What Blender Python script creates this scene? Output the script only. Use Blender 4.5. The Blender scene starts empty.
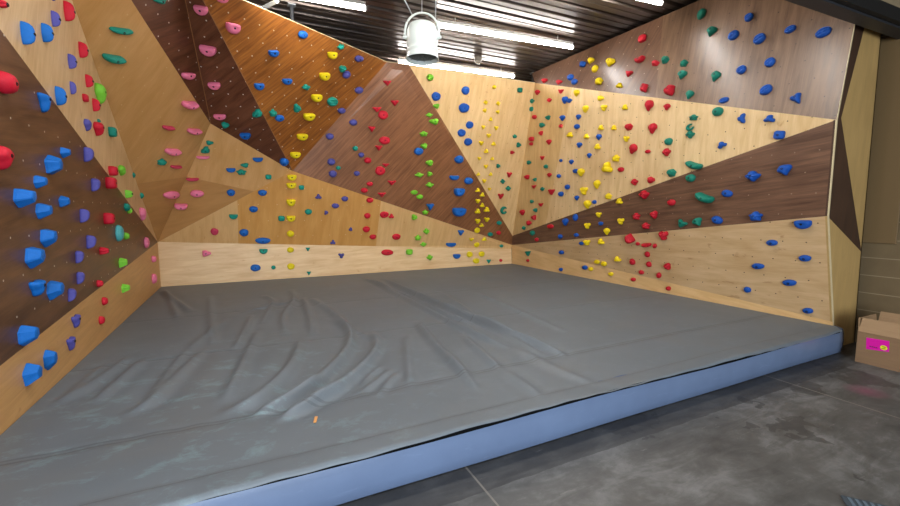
import bpy, bmesh, math, random
import numpy as np
from mathutils import Vector, Matrix

scene = bpy.context.scene
COL = scene.collection
rnd = random.Random(7)

# ------------------------------------------------------------------ camera
CX, CY = 450.0, 253.0
VP1, VP2 = (250.0, 211.5), (1300.0, 211.5)          # vanishing points of the mat's two edge directions
FPX = math.sqrt(-((VP1[0]-CX)*(VP2[0]-CX) + (VP1[1]-CY)**2))
def camdir(p): return np.array([p[0]-CX, -(p[1]-CY), -FPX])
nrm = lambda v: v/np.linalg.norm(v)
AY = nrm(camdir(VP1)); AX = nrm(camdir(VP2)); AZ = nrm(np.cross(AX, AY))
ROT = np.array([AX, AY, AZ])
CAM = np.array([0.0, 0.0, 1.5])
cam_data = bpy.data.cameras.new('camera')
cam_data.sensor_width = 36.0; cam_data.lens = FPX/900*36; cam_data.clip_start = 0.05
cam = bpy.data.objects.new('camera', cam_data); COL.objects.link(cam)
M = Matrix([list(r) for r in ROT]).to_4x4(); M.translation = Vector(CAM)
cam.matrix_world = M
scene.camera = cam
scene.view_settings.view_transform = 'Standard'
try: scene.view_settings.look = 'None'
except Exception: pass
scene.view_settings.gamma = 1.0
scene.view_settings.use_curve_mapping = False
scene.view_settings.exposure = 0.0

def ray(x, y): return ROT @ camdir((x, y))
def on_axis(x, y, ax, val):
    d = ray(x, y); return CAM + d*((val-CAM[ax])/d[ax])
def on_plane(x, y, pl):
    p0, n = pl; d = ray(x, y); return CAM + d*(np.dot(p0-CAM, n)/np.dot(d, n))
def project(P):
    c = ROT.T @ (np.asarray(P)-CAM); return np.array([CX - FPX*c[0]/c[2], CY + FPX*c[1]/c[2]])
def plane3(a, b, c):
    n = nrm(np.cross(b-a, c-a))
    if np.dot(CAM-a, n) < 0: n = -n
    return (a, n)
def edge_pt(A, B, x, y):
    ts = np.linspace(0, 1, 801); best = min(ts, key=lambda t: np.sum((project(A+(B-A)*t)-np.array([x, y]))**2))
    return A+(B-A)*best

# ------------------------------------------------------------------ materials
def s2l(h):
    h = h.lstrip('#'); v = [int(h[i:i+2], 16)/255 for i in (0, 2, 4)]
    return tuple((c/12.92 if c <= .04045 else ((c+.055)/1.055)**2.4) for c in v) + (1.0,)
class NT:
    def __init__(s, name):
        s.m = bpy.data.materials.new(name); s.m.use_nodes = True
        s.t = s.m.node_tree; s.n = s.t.nodes; s.l = s.t.links
        s.b = s.n['Principled BSDF']
    def node(s, typ, **kw):
        n = s.n.new(typ)
        for k, v in kw.items(): setattr(n, k, v)
        return n
    def link(s, a, b): s.l.new(a, b)
    def val(s, inp, v):
        if hasattr(v, 'is_output'): s.link(v, inp)
        else: inp.default_value = v
    def math(s, op, a, b=0.0, c=None, clamp=False):
        n = s.node('ShaderNodeMath', operation=op, use_clamp=clamp)
        s.val(n.inputs[0], a); s.val(n.inputs[1], b)
        if c is not None: s.val(n.inputs[2], c)
        return n.outputs[0]
    def mix(s, f, a, b, blend='MIX'):
        n = s.node('ShaderNodeMix', data_type='RGBA', blend_type=blend)
        s.val(n.inputs[0], f); s.val(n.inputs[6], a); s.val(n.inputs[7], b); return n.outputs[2]
    def ramp(s, f, stops):
        n = s.node('ShaderNodeValToRGB'); e = n.color_ramp.elements
        while len(e) < len(stops): e.new(0.5)
        for k, (p, c) in enumerate(stops): e[k].position = p; e[k].color = c
        s.val(n.inputs[0], f); return n.outputs[0]
    def noise(s, vec, scale, detail=4.0, rough=.55, dist=0.0):
        n = s.node('ShaderNodeTexNoise'); s.link(vec, n.inputs['Vector'])
        n.inputs['Scale'].default_value = scale; n.inputs['Detail'].default_value = detail
        n.inputs['Roughness'].default_value = rough; n.inputs['Distortion'].default_value = dist
        return n.outputs['Fac']
    def mapping(s, vec, scale=(1,1,1), rot=(0,0,0), loc=(0,0,0)):
        n = s.node('ShaderNodeMapping'); s.link(vec, n.inputs['Vector'])
        n.inputs['Scale'].default_value = scale; n.inputs['Rotation'].default_value = rot; n.inputs['Location'].default_value = loc
        return n.outputs[0]
    def bump(s, h, strength=.2, dist=.01):
        n = s.node('ShaderNodeBump'); n.inputs['Strength'].default_value = strength; n.inputs['Distance'].default_value = dist
        s.link(h, n.inputs['Height']); s.link(n.outputs[0], s.b.inputs['Normal'])

def simple(name, hexcol, rough=.5, metallic=0.0, spec=.5, vary=.12, nscale=9.0):
    g = NT(name); co = g.node('ShaderNodeTexCoord').outputs['Object']
    f = g.noise(co, nscale)
    c = s2l(hexcol); lo = tuple(v*(1-vary) for v in c[:3])+(1,); hi = tuple(min(1, v*(1+vary)) for v in c[:3])+(1,)
    g.link(g.mix(f, lo, hi), g.b.inputs['Base Color'])
    g.b.inputs['Roughness'].default_value = rough; g.b.inputs['Metallic'].default_value = metallic
    g.b.inputs['Specular IOR Level'].default_value = spec
    return g.m

def wood(name, lo, hi, angle=0.0, stretch=14.0, rough=.42, dots=None, spacing=.2, spec=.4, fine=1.0, coat=0.0, blotch=.32, dr=.0068, knots=0.0):
    """plywood or stained veneer, grain along `angle` of the sheet's own uv (metres); dots = colour of the threaded bolt holes"""
    g = NT(name); uv = g.node('ShaderNodeTexCoord').outputs['UV']
    v = g.mapping(uv, rot=(0, 0, -math.radians(angle)))
    vs = g.mapping(v, scale=(1.0, stretch, 1.0))
    wob = g.noise(v, 1.3, 2)
    a = g.noise(vs, 1.6*fine, 6, .62, .6)
    b = g.noise(g.mapping(v, scale=(2.2, 60.0, 1.0)), 2.0, 3, .6)
    f = g.math('ADD', g.math('MULTIPLY', a, .72), g.math('MULTIPLY', b, .28))
    f = g.math('ADD', f, g.math('MULTIPLY', g.math('SUBTRACT', wob, .5), blotch))
    c = g.ramp(f, [(.32, s2l(lo)), (.66, s2l(hi))])
    if knots:
        kn = g.ramp(g.noise(g.mapping(v, scale=(3.0, 7.0, 1.0), loc=(2, 5, 0)), 1.5, 3, .55, .5), [(.66, (0,0,0,1)), (.76, (1,1,1,1))])
        c = g.mix(g.math('MULTIPLY', kn, knots), c, s2l(lo), 'MULTIPLY')
    rgh = g.math('ADD', g.math('MULTIPLY', a, .18), rough-.09)
    if dots:
        sp = g.node('ShaderNodeSeparateXYZ'); g.link(uv, sp.inputs[0])
        row = g.math('FLOOR', g.math('DIVIDE', sp.outputs[1], spacing))
        sh = g.math('MULTIPLY', g.math('FLOORED_MODULO', row, 2.0), .5)
        fx = g.math('SUBTRACT', g.math('FRACT', g.math('ADD', g.math('DIVIDE', sp.outputs[0], spacing), sh)), .5)
        fy = g.math('SUBTRACT', g.math('FRACT', g.math('DIVIDE', sp.outputs[1], spacing)), .5)
        d = g.math('MULTIPLY', g.math('SQRT', g.math('ADD', g.math('MULTIPLY', fx, fx), g.math('MULTIPLY', fy, fy))), spacing)
        hole = g.math('LESS_THAN', d, dr)
        c = g.mix(hole, c, s2l(dots))
    g.link(c, g.b.inputs['Base Color']); g.link(rgh, g.b.inputs['Roughness'])
    g.b.inputs['Specular IOR Level'].default_value = spec
    g.b.inputs['Coat Weight'].default_value = coat; g.b.inputs['Coat Roughness'].default_value = .25
    g.bump(a, .08, .004)
    return g.m

# ------------------------------------------------------------------ object helpers
def link_mesh(name, verts, faces, mat, parent=None, smooth=False, uvs=None):
    me = bpy.data.meshes.new(name); me.from_pydata([tuple(map(float, v)) for v in verts], [], faces); me.update()
    if mat is not None:
        for m_ in (mat if isinstance(mat, (list, tuple)) else [mat]): me.materials.append(m_)
    if smooth:
        for p in me.polygons: p.use_smooth = True
    o = bpy.data.objects.new(name, me); COL.objects.link(o)
    if parent is not None: o.parent = parent
    return o
def from_bm(name, bm, mat, parent=None, smooth=False):
    bmesh.ops.recalc_face_normals(bm, faces=bm.faces)
    me = bpy.data.meshes.new(name); bm.to_mesh(me); bm.free()
    for m_ in (mat if isinstance(mat, (list, tuple)) else [mat]): me.materials.append(m_)
    if smooth:
        for p in me.polygons: p.use_smooth = True
    o = bpy.data.objects.new(name, me); COL.objects.link(o)
    if parent is not None: o.parent = parent
    return o
def empty(name, loc=(0, 0, 0)):
    o = bpy.data.objects.new(name, None); o.location = loc; o.empty_display_size = .1; COL.objects.link(o); return o
def tag(o, label=None, cat=None, group=None, kind=None):
    if label: o['label'] = label
    if cat: o['category'] = cat
    if group: o['group'] = group
    if kind: o['kind'] = kind
    return o
def box_bm(bm, x0, x1, y0, y1, z0, z1):
    vs = [bm.verts.new(p) for p in ((x0,y0,z0),(x1,y0,z0),(x1,y1,z0),(x0,y1,z0),(x0,y0,z1),(x1,y0,z1),(x1,y1,z1),(x0,y1,z1))]
    for f in ((0,3,2,1),(4,5,6,7),(0,1,5,4),(1,2,6,5),(2,3,7,6),(3,0,4,7)): bm.faces.new([vs[i] for i in f])
def tube_bm(bm, pts, r, n=8, caps=True):
    pts = [Vector(p) for p in pts]; rings = []
    rs = r if isinstance(r, (list, tuple)) else [r]*len(pts)
    for i, p in enumerate(pts):
        t = (pts[min(i+1, len(pts)-1)]-pts[max(i-1, 0)]).normalized()
        up = Vector((0, 0, 1)) if abs(t.z) < .9 else Vector((1, 0, 0))
        a = t.cross(up).normalized(); b = t.cross(a)
        rings.append([bm.verts.new(p+(a*math.cos(k*2*math.pi/n)+b*math.sin(k*2*math.pi/n))*rs[i]) for k in range(n)])
    for i in range(len(rings)-1):
        for k in range(n): bm.faces.new((rings[i][k], rings[i][(k+1) % n], rings[i+1][(k+1) % n], rings[i+1][k]))
    if caps: bm.faces.new(rings[0][::-1]); bm.faces.new(rings[-1])
def lathe_bm(bm, prof, n=32, cap=True):
    rings = [[bm.verts.new((r*math.cos(k*2*math.pi/n), r*math.sin(k*2*math.pi/n), z)) for k in range(n)] for r, z in prof]
    for i in range(len(rings)-1):
        for k in range(n): bm.faces.new((rings[i][k], rings[i][(k+1) % n], rings[i+1][(k+1) % n], rings[i+1][k]))
    if cap: bm.faces.new(rings[0][::-1]); bm.faces.new(rings[-1])

# ------------------------------------------------------------------ the room's main dimensions
XL, XR, YB, YE, ZM, ZTOP, ZCEIL = -1.37, 5.60, 8.05, 2.10, .27, 4.08, 4.36
YF = 1.985                                              # front of the crash mat

# corner points of the climbing wall, each fixed by its own depth in the room
P = {}
P['a0'] = np.array([XL, YB, 0.0])
P['a1'] = np.array([XL, YB, on_axis(159.5, 242, 1, YB)[2]])
P['r72'] = on_axis(72, 0, 0, XL+.06)
P['rtop'] = P['a1'] + (P['r72']-P['a1'])*((4.25-P['a1'][2])/(P['r72'][2]-P['a1'][2]))
P['l29'] = on_axis(0, 29, 0, XL+.10)
P['lfar'] = P['a1'] + (P['l29']-P['a1'])*((1.5-YB)/(P['l29'][1]-YB))
xl_at = lambda y: XL + (YB-y)*.0139                      # the left wall's foot runs in a little towards the viewer
k366 = on_plane(0, 366, plane3(P['a0'], P['a1'], np.array([xl_at(1.5), 1.5, 0.0])))
P['kf'] = P['a1'] + (k366-P['a1'])*((1.5-YB)/(k366[1]-YB))
P['W'] = on_axis(210.5, 123.5, 1, 7.2)
P['V'] = on_axis(292.5, 171, 1, 7.55)
plT = plane3(P['a1'], P['r72'], P['W'])
P['TD'] = on_plane(103, -44, plT)
P['DD'] = on_axis(190.8, -22.4, 2, ZTOP)
P['t1'] = on_axis(387, 62, 2, ZTOP)
P['t2'] = on_axis(409, 65, 2, ZTOP)
P['t3'] = on_axis(535, 83, 2, ZTOP)
P['c'] = on_axis(512.5, 235.8, 1, YB)
P['b2'] = on_axis(512, 245, 1, YB)
P['b1'] = on_axis(511.5, 248.8, 1, YB)
P['b0'] = np.array([on_axis(512, 263, 1, YB)[0], YB, 0.0])
P['e0'] = on_axis(833, 322, 1, YE)
P['ef'] = np.array([P['e0'][0], YE, 0.0])
P['e1'] = on_axis(828, 216, 1, YE)
P['e2'] = on_axis(836.5, 119.8, 1, YE)
P['e3'] = on_axis(854, 25, 1, YE)
P['e3'] = P['e2'] + (P['e3']-P['e2'])*((3.60-P['e2'][2])/(P['e3'][2]-P['e2'][2]))
plR3 = plane3(P['t3'], P['e2'], P['e3'])
P['r3a'] = on_plane(530, 84.5, plR3)
d_ = nrm(P['e3']-P['e2'])

PL = {                                                   # the planes the holds are bolted to
 'L1': plane3(P['a1'], P['r72'], P['l29']), 'L2': plane3(P['a1'], P['kf'], P['l29']), 'LK': plane3(P['a1'], P['kf'], P['a0']),
 'T': plT, 'T2': plane3(P['a1'], P['W'], P['V']), 'D1': plane3(P['W'], P['V'], P['DD']), 'D2': plane3(P['V'], P['t1'], P['DD']),
 'G': plane3(P['V'], P['t1'], P['b2']), 'B': plane3(P['a1'], P['V'], P['b2']), 'K': plane3(P['a1'], P['a0'], P['b0']),
 'R1': plane3(P['c'], P['t2'], P['t3']), 'R2': plane3(P['c'], P['t3'], P['e2']), 'R3': plR3,
 'R4': plane3(P['c'], P['e2'], P['e1']), 'R5': plane3(P['b2'], P['e0'], P['e1']), 'RK': plane3(P['b2'], P['b0'], P['e0'])}
def basis(n):
    z = np.array([0, 0, 1.0]); v = nrm(z - n*np.dot(z, n)); u = np.cross(v, n); return u, v

# ------------------------------------------------------------------ wall sheets
THK = .018
def sheet(name, pts, pl, mat, parent, thk=THK, flat=True):
    """one plywood sheet: front face with uv in metres, back face and edges"""
    n = pl[1]; u, v = basis(n); k = len(pts)
    verts = list(pts) + [p - n*thk for p in pts]
    cen = sum(pts)/k
    area = sum((np.cross(pts[i]-cen, pts[(i+1) % k]-cen) for i in range(k)), np.zeros(3))
    order = list(range(k)) if np.dot(area, n) > 0 else list(range(k))[::-1]
    faces = [order, [i+k for i in order[::-1]]]
    for q in range(k):
        a, b = order[q], order[(q+1) % k]; faces.append([a, a+k, b+k, b])
    o = link_mesh(name, verts, faces, mat, parent)
    uvl = o.data.uv_layers.new(name='uv')
    for lp in o.data.loops:
        p = np.array(o.data.vertices[lp.vertex_index].co); uvl.data[lp.index].uv = (float(np.dot(p, u)), float(np.dot(p, v)))
    return o

DOT_L, DOT_D = '#cfc4b8', '#3a2c1c'
mat_l1 = wood('pale_birch_left', '#c79f6c', '#e2c193', angle=65, stretch=10, dots=None, rough=.45, knots=.55)
mat_l2 = wood('dark_stain_left', '#4a3020', '#7a563a', angle=8, stretch=7, dots=DOT_L, spacing=.24, rough=.4, spec=.3)
mat_lk = wood('birch_kicker_left', '#c08f55', '#d6a86c', angle=5, dots=None, rough=.45, knots=.55)
mat_t = wood('tan_ply', '#bc8b4e', '#cf9e66', angle=80, stretch=5, rough=.45, dots='#d2ad7c', spacing=.3, blotch=.4)
mat_t2 = wood('tan_ply_low', '#ad7d47', '#c08e56', angle=15, stretch=5, rough=.45, dots=None)
mat_d1 = wood('darkest_stain', '#4b2817', '#744832', angle=35, stretch=8, dots=DOT_L, spacing=.20, dr=.0085, rough=.4, spec=.35)
mat_d2 = wood('orange_stain', '#683813', '#a8682b', angle=52, stretch=16, dots=DOT_L, spacing=.20, dr=.0085, rough=.38, spec=.4)
mat_g = wood('grey_brown_stain', '#60391f', '#94623f', angle=48, stretch=16, dots=None, rough=.33, spec=.55, coat=.25)
mat_b1 = wood('birch_back_pale', '#c99b60', '#dcb27a', angle=85, stretch=8, rough=.45, dots=None, knots=.55)
mat_b2 = wood('birch_back_orange', '#bd843f', '#cf9a55', angle=85, stretch=6, rough=.45, dots='#dcbc92', spacing=.3)
mat_k = wood('birch_kicker_back', '#d2a978', '#ebcb9c', angle=2, stretch=9, rough=.45, dots=None, knots=.55)
mat_r1 = wood('birch_back_right', '#c69f69', '#deBd8a', angle=88, stretch=8, rough=.45, dots='#a8834f', spacing=.24, knots=.55)
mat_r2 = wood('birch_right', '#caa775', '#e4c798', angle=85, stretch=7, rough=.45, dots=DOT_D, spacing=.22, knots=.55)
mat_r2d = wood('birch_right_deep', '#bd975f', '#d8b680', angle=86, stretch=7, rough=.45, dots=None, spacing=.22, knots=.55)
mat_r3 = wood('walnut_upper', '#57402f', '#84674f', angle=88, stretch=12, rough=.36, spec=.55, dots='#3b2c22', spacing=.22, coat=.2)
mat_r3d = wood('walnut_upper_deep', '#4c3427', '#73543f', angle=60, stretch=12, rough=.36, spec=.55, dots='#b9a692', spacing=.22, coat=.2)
mat_r4 = wood('walnut_band', '#4a3226', '#765641', angle=6, stretch=14, rough=.42, spec=.4, dots='#85705f', spacing=.22)
mat_r5 = wood('birch_right_low', '#bb9666', '#d5b489', angle=3, stretch=6, rough=.5, dots=DOT_D, spacing=.22, knots=.55)
mat_rk = wood('birch_right_kicker', '#c79e66', '#ddb884', angle=-6, stretch=8, rough=.5, dots=None, knots=.55)
mat_edge = simple('plywood_edge', '#cdbb93', .6)
mat_endl = wood('end_ply', '#a98a55', '#bf9c63', angle=85, stretch=6, rough=.5)
mat_endd = wood('end_dark_stain', '#35231a', '#4d3526', angle=85, stretch=8, rough=.5)

wl = tag(empty('wall_left'), kind='structure'); wl['label'] = 'faceted left climbing wall of pale and dark stained plywood'
wb = tag(empty('wall_back'), kind='structure'); wb['label'] = 'faceted back climbing wall of tan, brown and pale plywood panels'
wr = tag(empty('wall_right'), kind='structure'); wr['label'] = 'right climbing wall with a dark band between pale panels'

lfr_low = np.array([P['kf'][0], 1.5, 0.0])
l1_far = P['lfar'].copy(); l1_far = P['lfar'] + (P['rtop']-P['a1'])*0.0
l1_hi = on_plane(-330, -260, PL['L1']); 
# extend the pale left strip up to the ceiling line, towards the viewer
def line_z(A, B, z): return A + (B-A)*((z-A[2])/(B[2]-A[2]))
sheet('plywood_panel', [P['a1'], P['kf'], P['lfar']], PL['L2'], mat_l2, wl)
nL1 = PL['L1'][1]; uL1, vL1 = basis(nL1)
top_far = P['lfar'] + vL1*max(0.0, (4.25-P['lfar'][2])/vL1[2])
sheet('plywood_panel', [P['a1'], P['lfar'], top_far, P['rtop']], PL['L1'], mat_l1, wl)
sheet('base_strip', [P['a0'], P['a1'], P['kf'], lfr_low], PL['LK'], mat_lk, wl)

# tan corner panel in two sheets
sT1 = edge_pt(P['a1'], P['rtop'], 131, 186); sT2 = edge_pt(P['a1'], P['W'], 187, 177)
sheet('plywood_panel', [sT1, P['rtop'], P['TD'], P['W'], sT2], PL['T'], mat_t, wb)
sheet('plywood_panel', [P['a1'], sT1, sT2], PL['T'], mat_t2, wb)
sA = sT2; sB = edge_pt(P['a1'], P['V'], 254, 191)
sheet('plywood_panel', [P['W'], P['V'], sB, sA], PL['T2'], mat_t, wb)
sheet('plywood_panel', [sA, sB, P['a1']], PL['T2'], mat_t2, wb)
# dark strip: a sheet left and right of its seam
dtop = P['TD']; sD = on_plane(177, -38, PL['D1'])
PL['D1b'] = plane3(P['W'], sD, dtop)
sheet('plywood_panel', [P['W'], P['V'], P['DD'], sD], PL['D1'], mat_d1, wb)
sheet('plywood_panel', [P['W'], sD, dtop], PL['D1b'], mat_d1, wb)
sheet('plywood_panel', [P['V'], P['t1'], P['DD']], PL['D2'], mat_d2, wb)
sheet('plywood_panel', [P['V'], P['b2'], P['c'], P['t2'], P['t1']], PL['G'], mat_g, wb)
# the panel over the base strip, three sheets
q1 = edge_pt(P['a1'], P['V'], 238, 201); q2 = edge_pt(P['a1'], P['b1'], 238.3, 243.5)
q3 = edge_pt(P['V'], P['b2'], 381, 201); q4 = edge_pt(P['a1'], P['b1'], 376, 246.5)
sheet('plywood_panel', [P['a1'], q1, q2], PL['B'], mat_b1, wb)
sheet('plywood_panel', [q1, P['V'], q3, q4, q2], PL['B'], mat_b2, wb)
sheet('plywood_panel', [q3, P['b2'], P['b1'], q4], PL['B'], mat_b1, wb)
q5 = edge_pt(P['a1'], P['b1'], 312, 245.3); q5b = np.array([q5[0], YB, 0.0])
sheet('base_strip', [P['a0'], P['a1'], q5, q5b], PL['K'], mat_k, wb)
sheet('base_strip', [q5b, q5, P['b1'], P['b0']], PL['K'], mat_k, wb)
q6 = edge_pt(P['t2'], P['t3'], 490, 77); q7 = edge_pt(P['t2'], P['c'], 480, 182)
sheet('plywood_panel', [P['t2'], q6, q7], PL['R1'], mat_r1, wb)
sheet('plywood_panel', [q6, P['t3'], P['c'], q7], PL['R1'], mat_r1, wb)
# right wall
q8 = edge_pt(P['t3'], P['e2'], 572, 88); q9 = edge_pt(P['c'], P['e2'], 546, 224)
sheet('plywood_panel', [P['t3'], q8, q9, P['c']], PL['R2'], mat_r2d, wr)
q10 = edge_pt(P['t3'], P['e2'], 655, 98); q11 = edge_pt(P['c'], P['e2'], 632, 192)
sheet('plywood_panel', [q8, q10, q11, q9], PL['R2'], mat_r2, wr)
sheet('plywood_panel', [q10, P['e2'], q11], PL['R2'], mat_r2, wr)
r3t = P['r3a'] + (P['e3']-P['e2'])*((4.32-P['r3a'][2])/(P['e3'][2]-P['e2'][2]))
r3e = P['e3'] + (P['e3']-P['e2'])*((4.32-P['e3'][2])/(P['e3'][2]-P['e2'][2]))
q12 = edge_pt(P['t3'], P['e2'], 655.5, 98); q13 = edge_pt(r3t, r3e, 666, 22)
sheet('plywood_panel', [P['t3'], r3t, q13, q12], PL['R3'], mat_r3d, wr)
sheet('plywood_panel', [q12, q13, r3e, P['e2']], PL['R3'], mat_r3, wr)
sheet('plywood_panel', [P['c'], P['e2'], P['e1'], P['b2']], PL['R4'], mat_r4, wr)
sheet('plywood_panel', [P['b2'], P['e1'], P['e0']], PL['R5'], mat_r5, wr)
sheet('base_strip', [P['b2'], P['e0'], P['ef'], P['b0']], PL['RK'], mat_rk, wr)
# end face of the right wall: the sheets' pale edges and the four triangles of the return
plE = (np.array([0, YE-.004, 0.0]), np.array([0, -1.0, 0])); plE2 = (np.array([0, YE+.006, 0.0]), np.array([0, -1.0, 0]))
def px_e(x, y, pl=plE2): return on_plane(x, y, pl)
W_ = .017
for a, b in (('ef', 'e0'), ('e0', 'e1'), ('e1', 'e2'), ('e2', 'e3')):
    A, B = P[a].copy(), P[b].copy(); A[1] = B[1] = YE-.004
    o_ = np.array([W_, 0, 0]); sheet('panel_edge', [A, B, B+o_, A+o_], plE, mat_edge, wr, thk=.012)
def bot(x, y):
    p = px_e(x, y); p[2] = 0; return p
E1, E2, E0 = P['e1'].copy(), P['e2'].copy(), P['e0'].copy()
for q in (E1, E2, E0): q[1] = YE+.006
E3 = P['e2'] + (P['e3']-P['e2'])*1.0; E3h = E3.copy(); E3h[1] = YE+.006
F1 = px_e(865.5, 28); F2 = px_e(881.5, 34); F3 = px_e(861.5, 252)
up = lambda A, B: A + (B-A)*1.3
E2 = px_e(841.2, 118)
sheet('return_panel', [E2, px_e(868.5, 12), E3h, np.array([P['e2'][0], YE+.006, P['e2'][2]])], plE2, mat_endd, wr)
sheet('return_panel', [E2, F3, px_e(884, 5), px_e(868.5, 12)], plE2, mat_endl, wr)
sheet('return_panel', [E2, np.array([P['e2'][0], YE+.006, P['e2'][2]]), E1, F3], plE2, mat_endd, wr)
sheet('return_panel', [E1, E0, np.array([E0[0], YE+.006, 0]), bot(853.5, 348), F3], plE2, mat_endl, wr)
# side closing face of the return, seen only from further right
fx = px_e(861.5, 252); s_a = fx.copy(); s_b = bot(853.5, 348); s_c = px_e(884, 5)
s_pl = (fx, np.array([1.0, 0, 0]))
sheet('return_side', [s_b, s_a, s_a+np.array([0, .5, 0]), s_b+np.array([0, .5, 0])], s_pl, mat_endl, wr)
sheet('return_side', [s_a, s_c, s_c+np.array([0, .5, 0]), s_a+np.array([0, .5, 0])], s_pl, mat_endl, wr)
# thin bare plywood edges showing where the stained sheets meet
mat_seam = simple('bare_seam_edge', '#8f5f38', .6)
for A, B, pl, m_, w__ in ((P['DD'], P['V'], PL['D2'], mat_seam, .011), (sD, P['W'], PL['D1'], mat_seam, .009)):
    n = pl[1]; d = nrm(B-A); s = nrm(np.cross(n, d))*w__; o_ = n*.002
    sheet('seam_edge', [A+o_, B+o_, B+s+o_, A+s+o_], (A, n), m_, wb, thk=.004)
# pale capping edge along the top of the back wall
for A, B in ((P['DD'], P['t1']), (P['t1'], P['t2']), (P['t2'], P['t3'])):
    nn = np.array([0, 0, 1.0]); d = nrm(B-A); s = nrm(np.cross(nn, d))
    if np.dot(s, P['DD']-CAM) < 0: s = -s
    link_mesh('top_cap', [A, B, B+s*.05, A+s*.05, A+nn*.010, B+nn*.010, B+s*.05+nn*.010, A+s*.05+nn*.010],
              [(0,1,2,3),(4,7,6,5),(0,4,5,1),(1,5,6,2),(2,6,7,3),(3,7,4,0)], mat_edge, wb)

# ------------------------------------------------------------------ floor, ceiling, building walls
def floor_mat():
    g = NT('stained_concrete'); co = g.node('ShaderNodeTexCoord').outputs['Object']
    a = g.noise(co, 1.1, 8, .68, .4); b = g.noise(co, 7.0, 6, .7); c_ = g.noise(g.mapping(co, scale=(1, 3.2, 1), rot=(0, 0, .3)), 2.6, 6, .7, .8)
    f = g.math('ADD', g.math('MULTIPLY', a, .5), g.math('ADD', g.math('MULTIPLY', b, .2), g.math('MULTIPLY', c_, .3)))
    c = g.ramp(f, [(.33, s2l('#2b2b2a')), (.5, s2l('#565553')), (.64, s2l('#7f7f7e'))])
    sp = g.node('ShaderNodeSeparateXYZ'); g.link(co, sp.inputs[0])
    X, Y = sp.outputs[0], sp.outputs[1]
    band = g.math('MULTIPLY', g.math('GREATER_THAN', g.math('ADD', Y, g.math('MULTIPLY', b, .04)), 1.80), .62)   # darker strip along the mat
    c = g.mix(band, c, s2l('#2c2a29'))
    st = g.math('GREATER_THAN', g.noise(g.mapping(co, loc=(3, 1, 0)), .9, 5, .65), .60)
    c = g.mix(g.math('MULTIPLY', st, .5), c, s2l('#2a2827'))
    # scuffs
    sc = g.ramp(g.noise(g.mapping(co, scale=(1, 9, 1), rot=(0, 0, .5)), 3.2, 7, .75, .4), [(.62, (0,0,0,1)), (.70, (1,1,1,1))])
    c = g.mix(g.math('MULTIPLY', sc, .28), c, s2l('#a9a6a2'))
    # pink chalk mark
    px = on_axis(866, 391, 2, 0.0)
    d = g.math('SQRT', g.math('ADD', g.math('POWER', g.math('SUBTRACT', X, float(px[0])), 2.0), g.math('POWER', g.math('SUBTRACT', Y, float(px[1])), 2.0)))
    dn = g.math('SUBTRACT', 1.0, g.math('DIVIDE', d, .16), clamp=True)
    c = g.mix(g.math('MULTIPLY', g.math('MULTIPLY', dn, b), .75), c, s2l('#a2406a'))
    # saw-cut control joints
    jx1 = float(on_axis(836, 398, 2, 0.0)[0]); jx2 = float(on_axis(485, 490, 2, 0.0)[0])
    for j in (jx1, jx2):
        ln = g.math('LESS_THAN', g.math('ABSOLUTE', g.math('SUBTRACT', X, j)), .006)
        c = g.mix(g.math('MULTIPLY', ln, .4), c, s2l('#a39a8e'))
    g.link(c, g.b.inputs['Base Color'])
    g.link(g.math('ADD', .30, g.math('MULTIPLY', b, .4)), g.b.inputs['Roughness'])
    g.bump(b, .12, .004)
    return g.m
fl = link_mesh('floor', [(-3, -5, 0), (9, -5, 0), (9, 9.6, 0), (-3, 9.6, 0)], [(0, 1, 2, 3)], floor_mat())
tag(fl, 'dark stained concrete floor with pale saw-cut joints', kind='structure')

def deck_mat():
    g = NT('brown_steel_deck'); co = g.node('ShaderNodeTexCoord').outputs['Object']
    f = g.noise(g.mapping(co, scale=(1.0, 2, 1)), .8, 3, .5)
    g.link(g.ramp(f, [(.3, s2l('#3a3230')), (.7, s2l('#54483f'))]), g.b.inputs['Base Color'])
    g.b.inputs['Metallic'].default_value = .5; g.b.inputs['Roughness'].default_value = .34
    g.b.inputs['Specular IOR Level'].default_value = .6
    return g.m
def corrugated():
    prof = []; p = .30; y = -3.0
    while y < 9.4:
        prof += [(y, 0), (y+.045, .0), (y+.065, .045), (y+.105, .045), (y+.125, 0.0), (y+.20, 0), (y+.208, .010), (y+.228, .010), (y+.236, 0)]
        y += p
    vs, fs = [], []
    for yy, zz in prof: vs += [(-3.2, yy, ZCEIL+zz), (9.0, yy-.35, ZCEIL+zz)]
    for i in range(len(prof)-1): fs.append((2*i, 2*i+1, 2*i+3, 2*i+2))
    return link_mesh('ceiling', vs, fs, deck_mat())
tag(corrugated(), 'dark brown corrugated steel deck ceiling', kind='structure')

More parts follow.
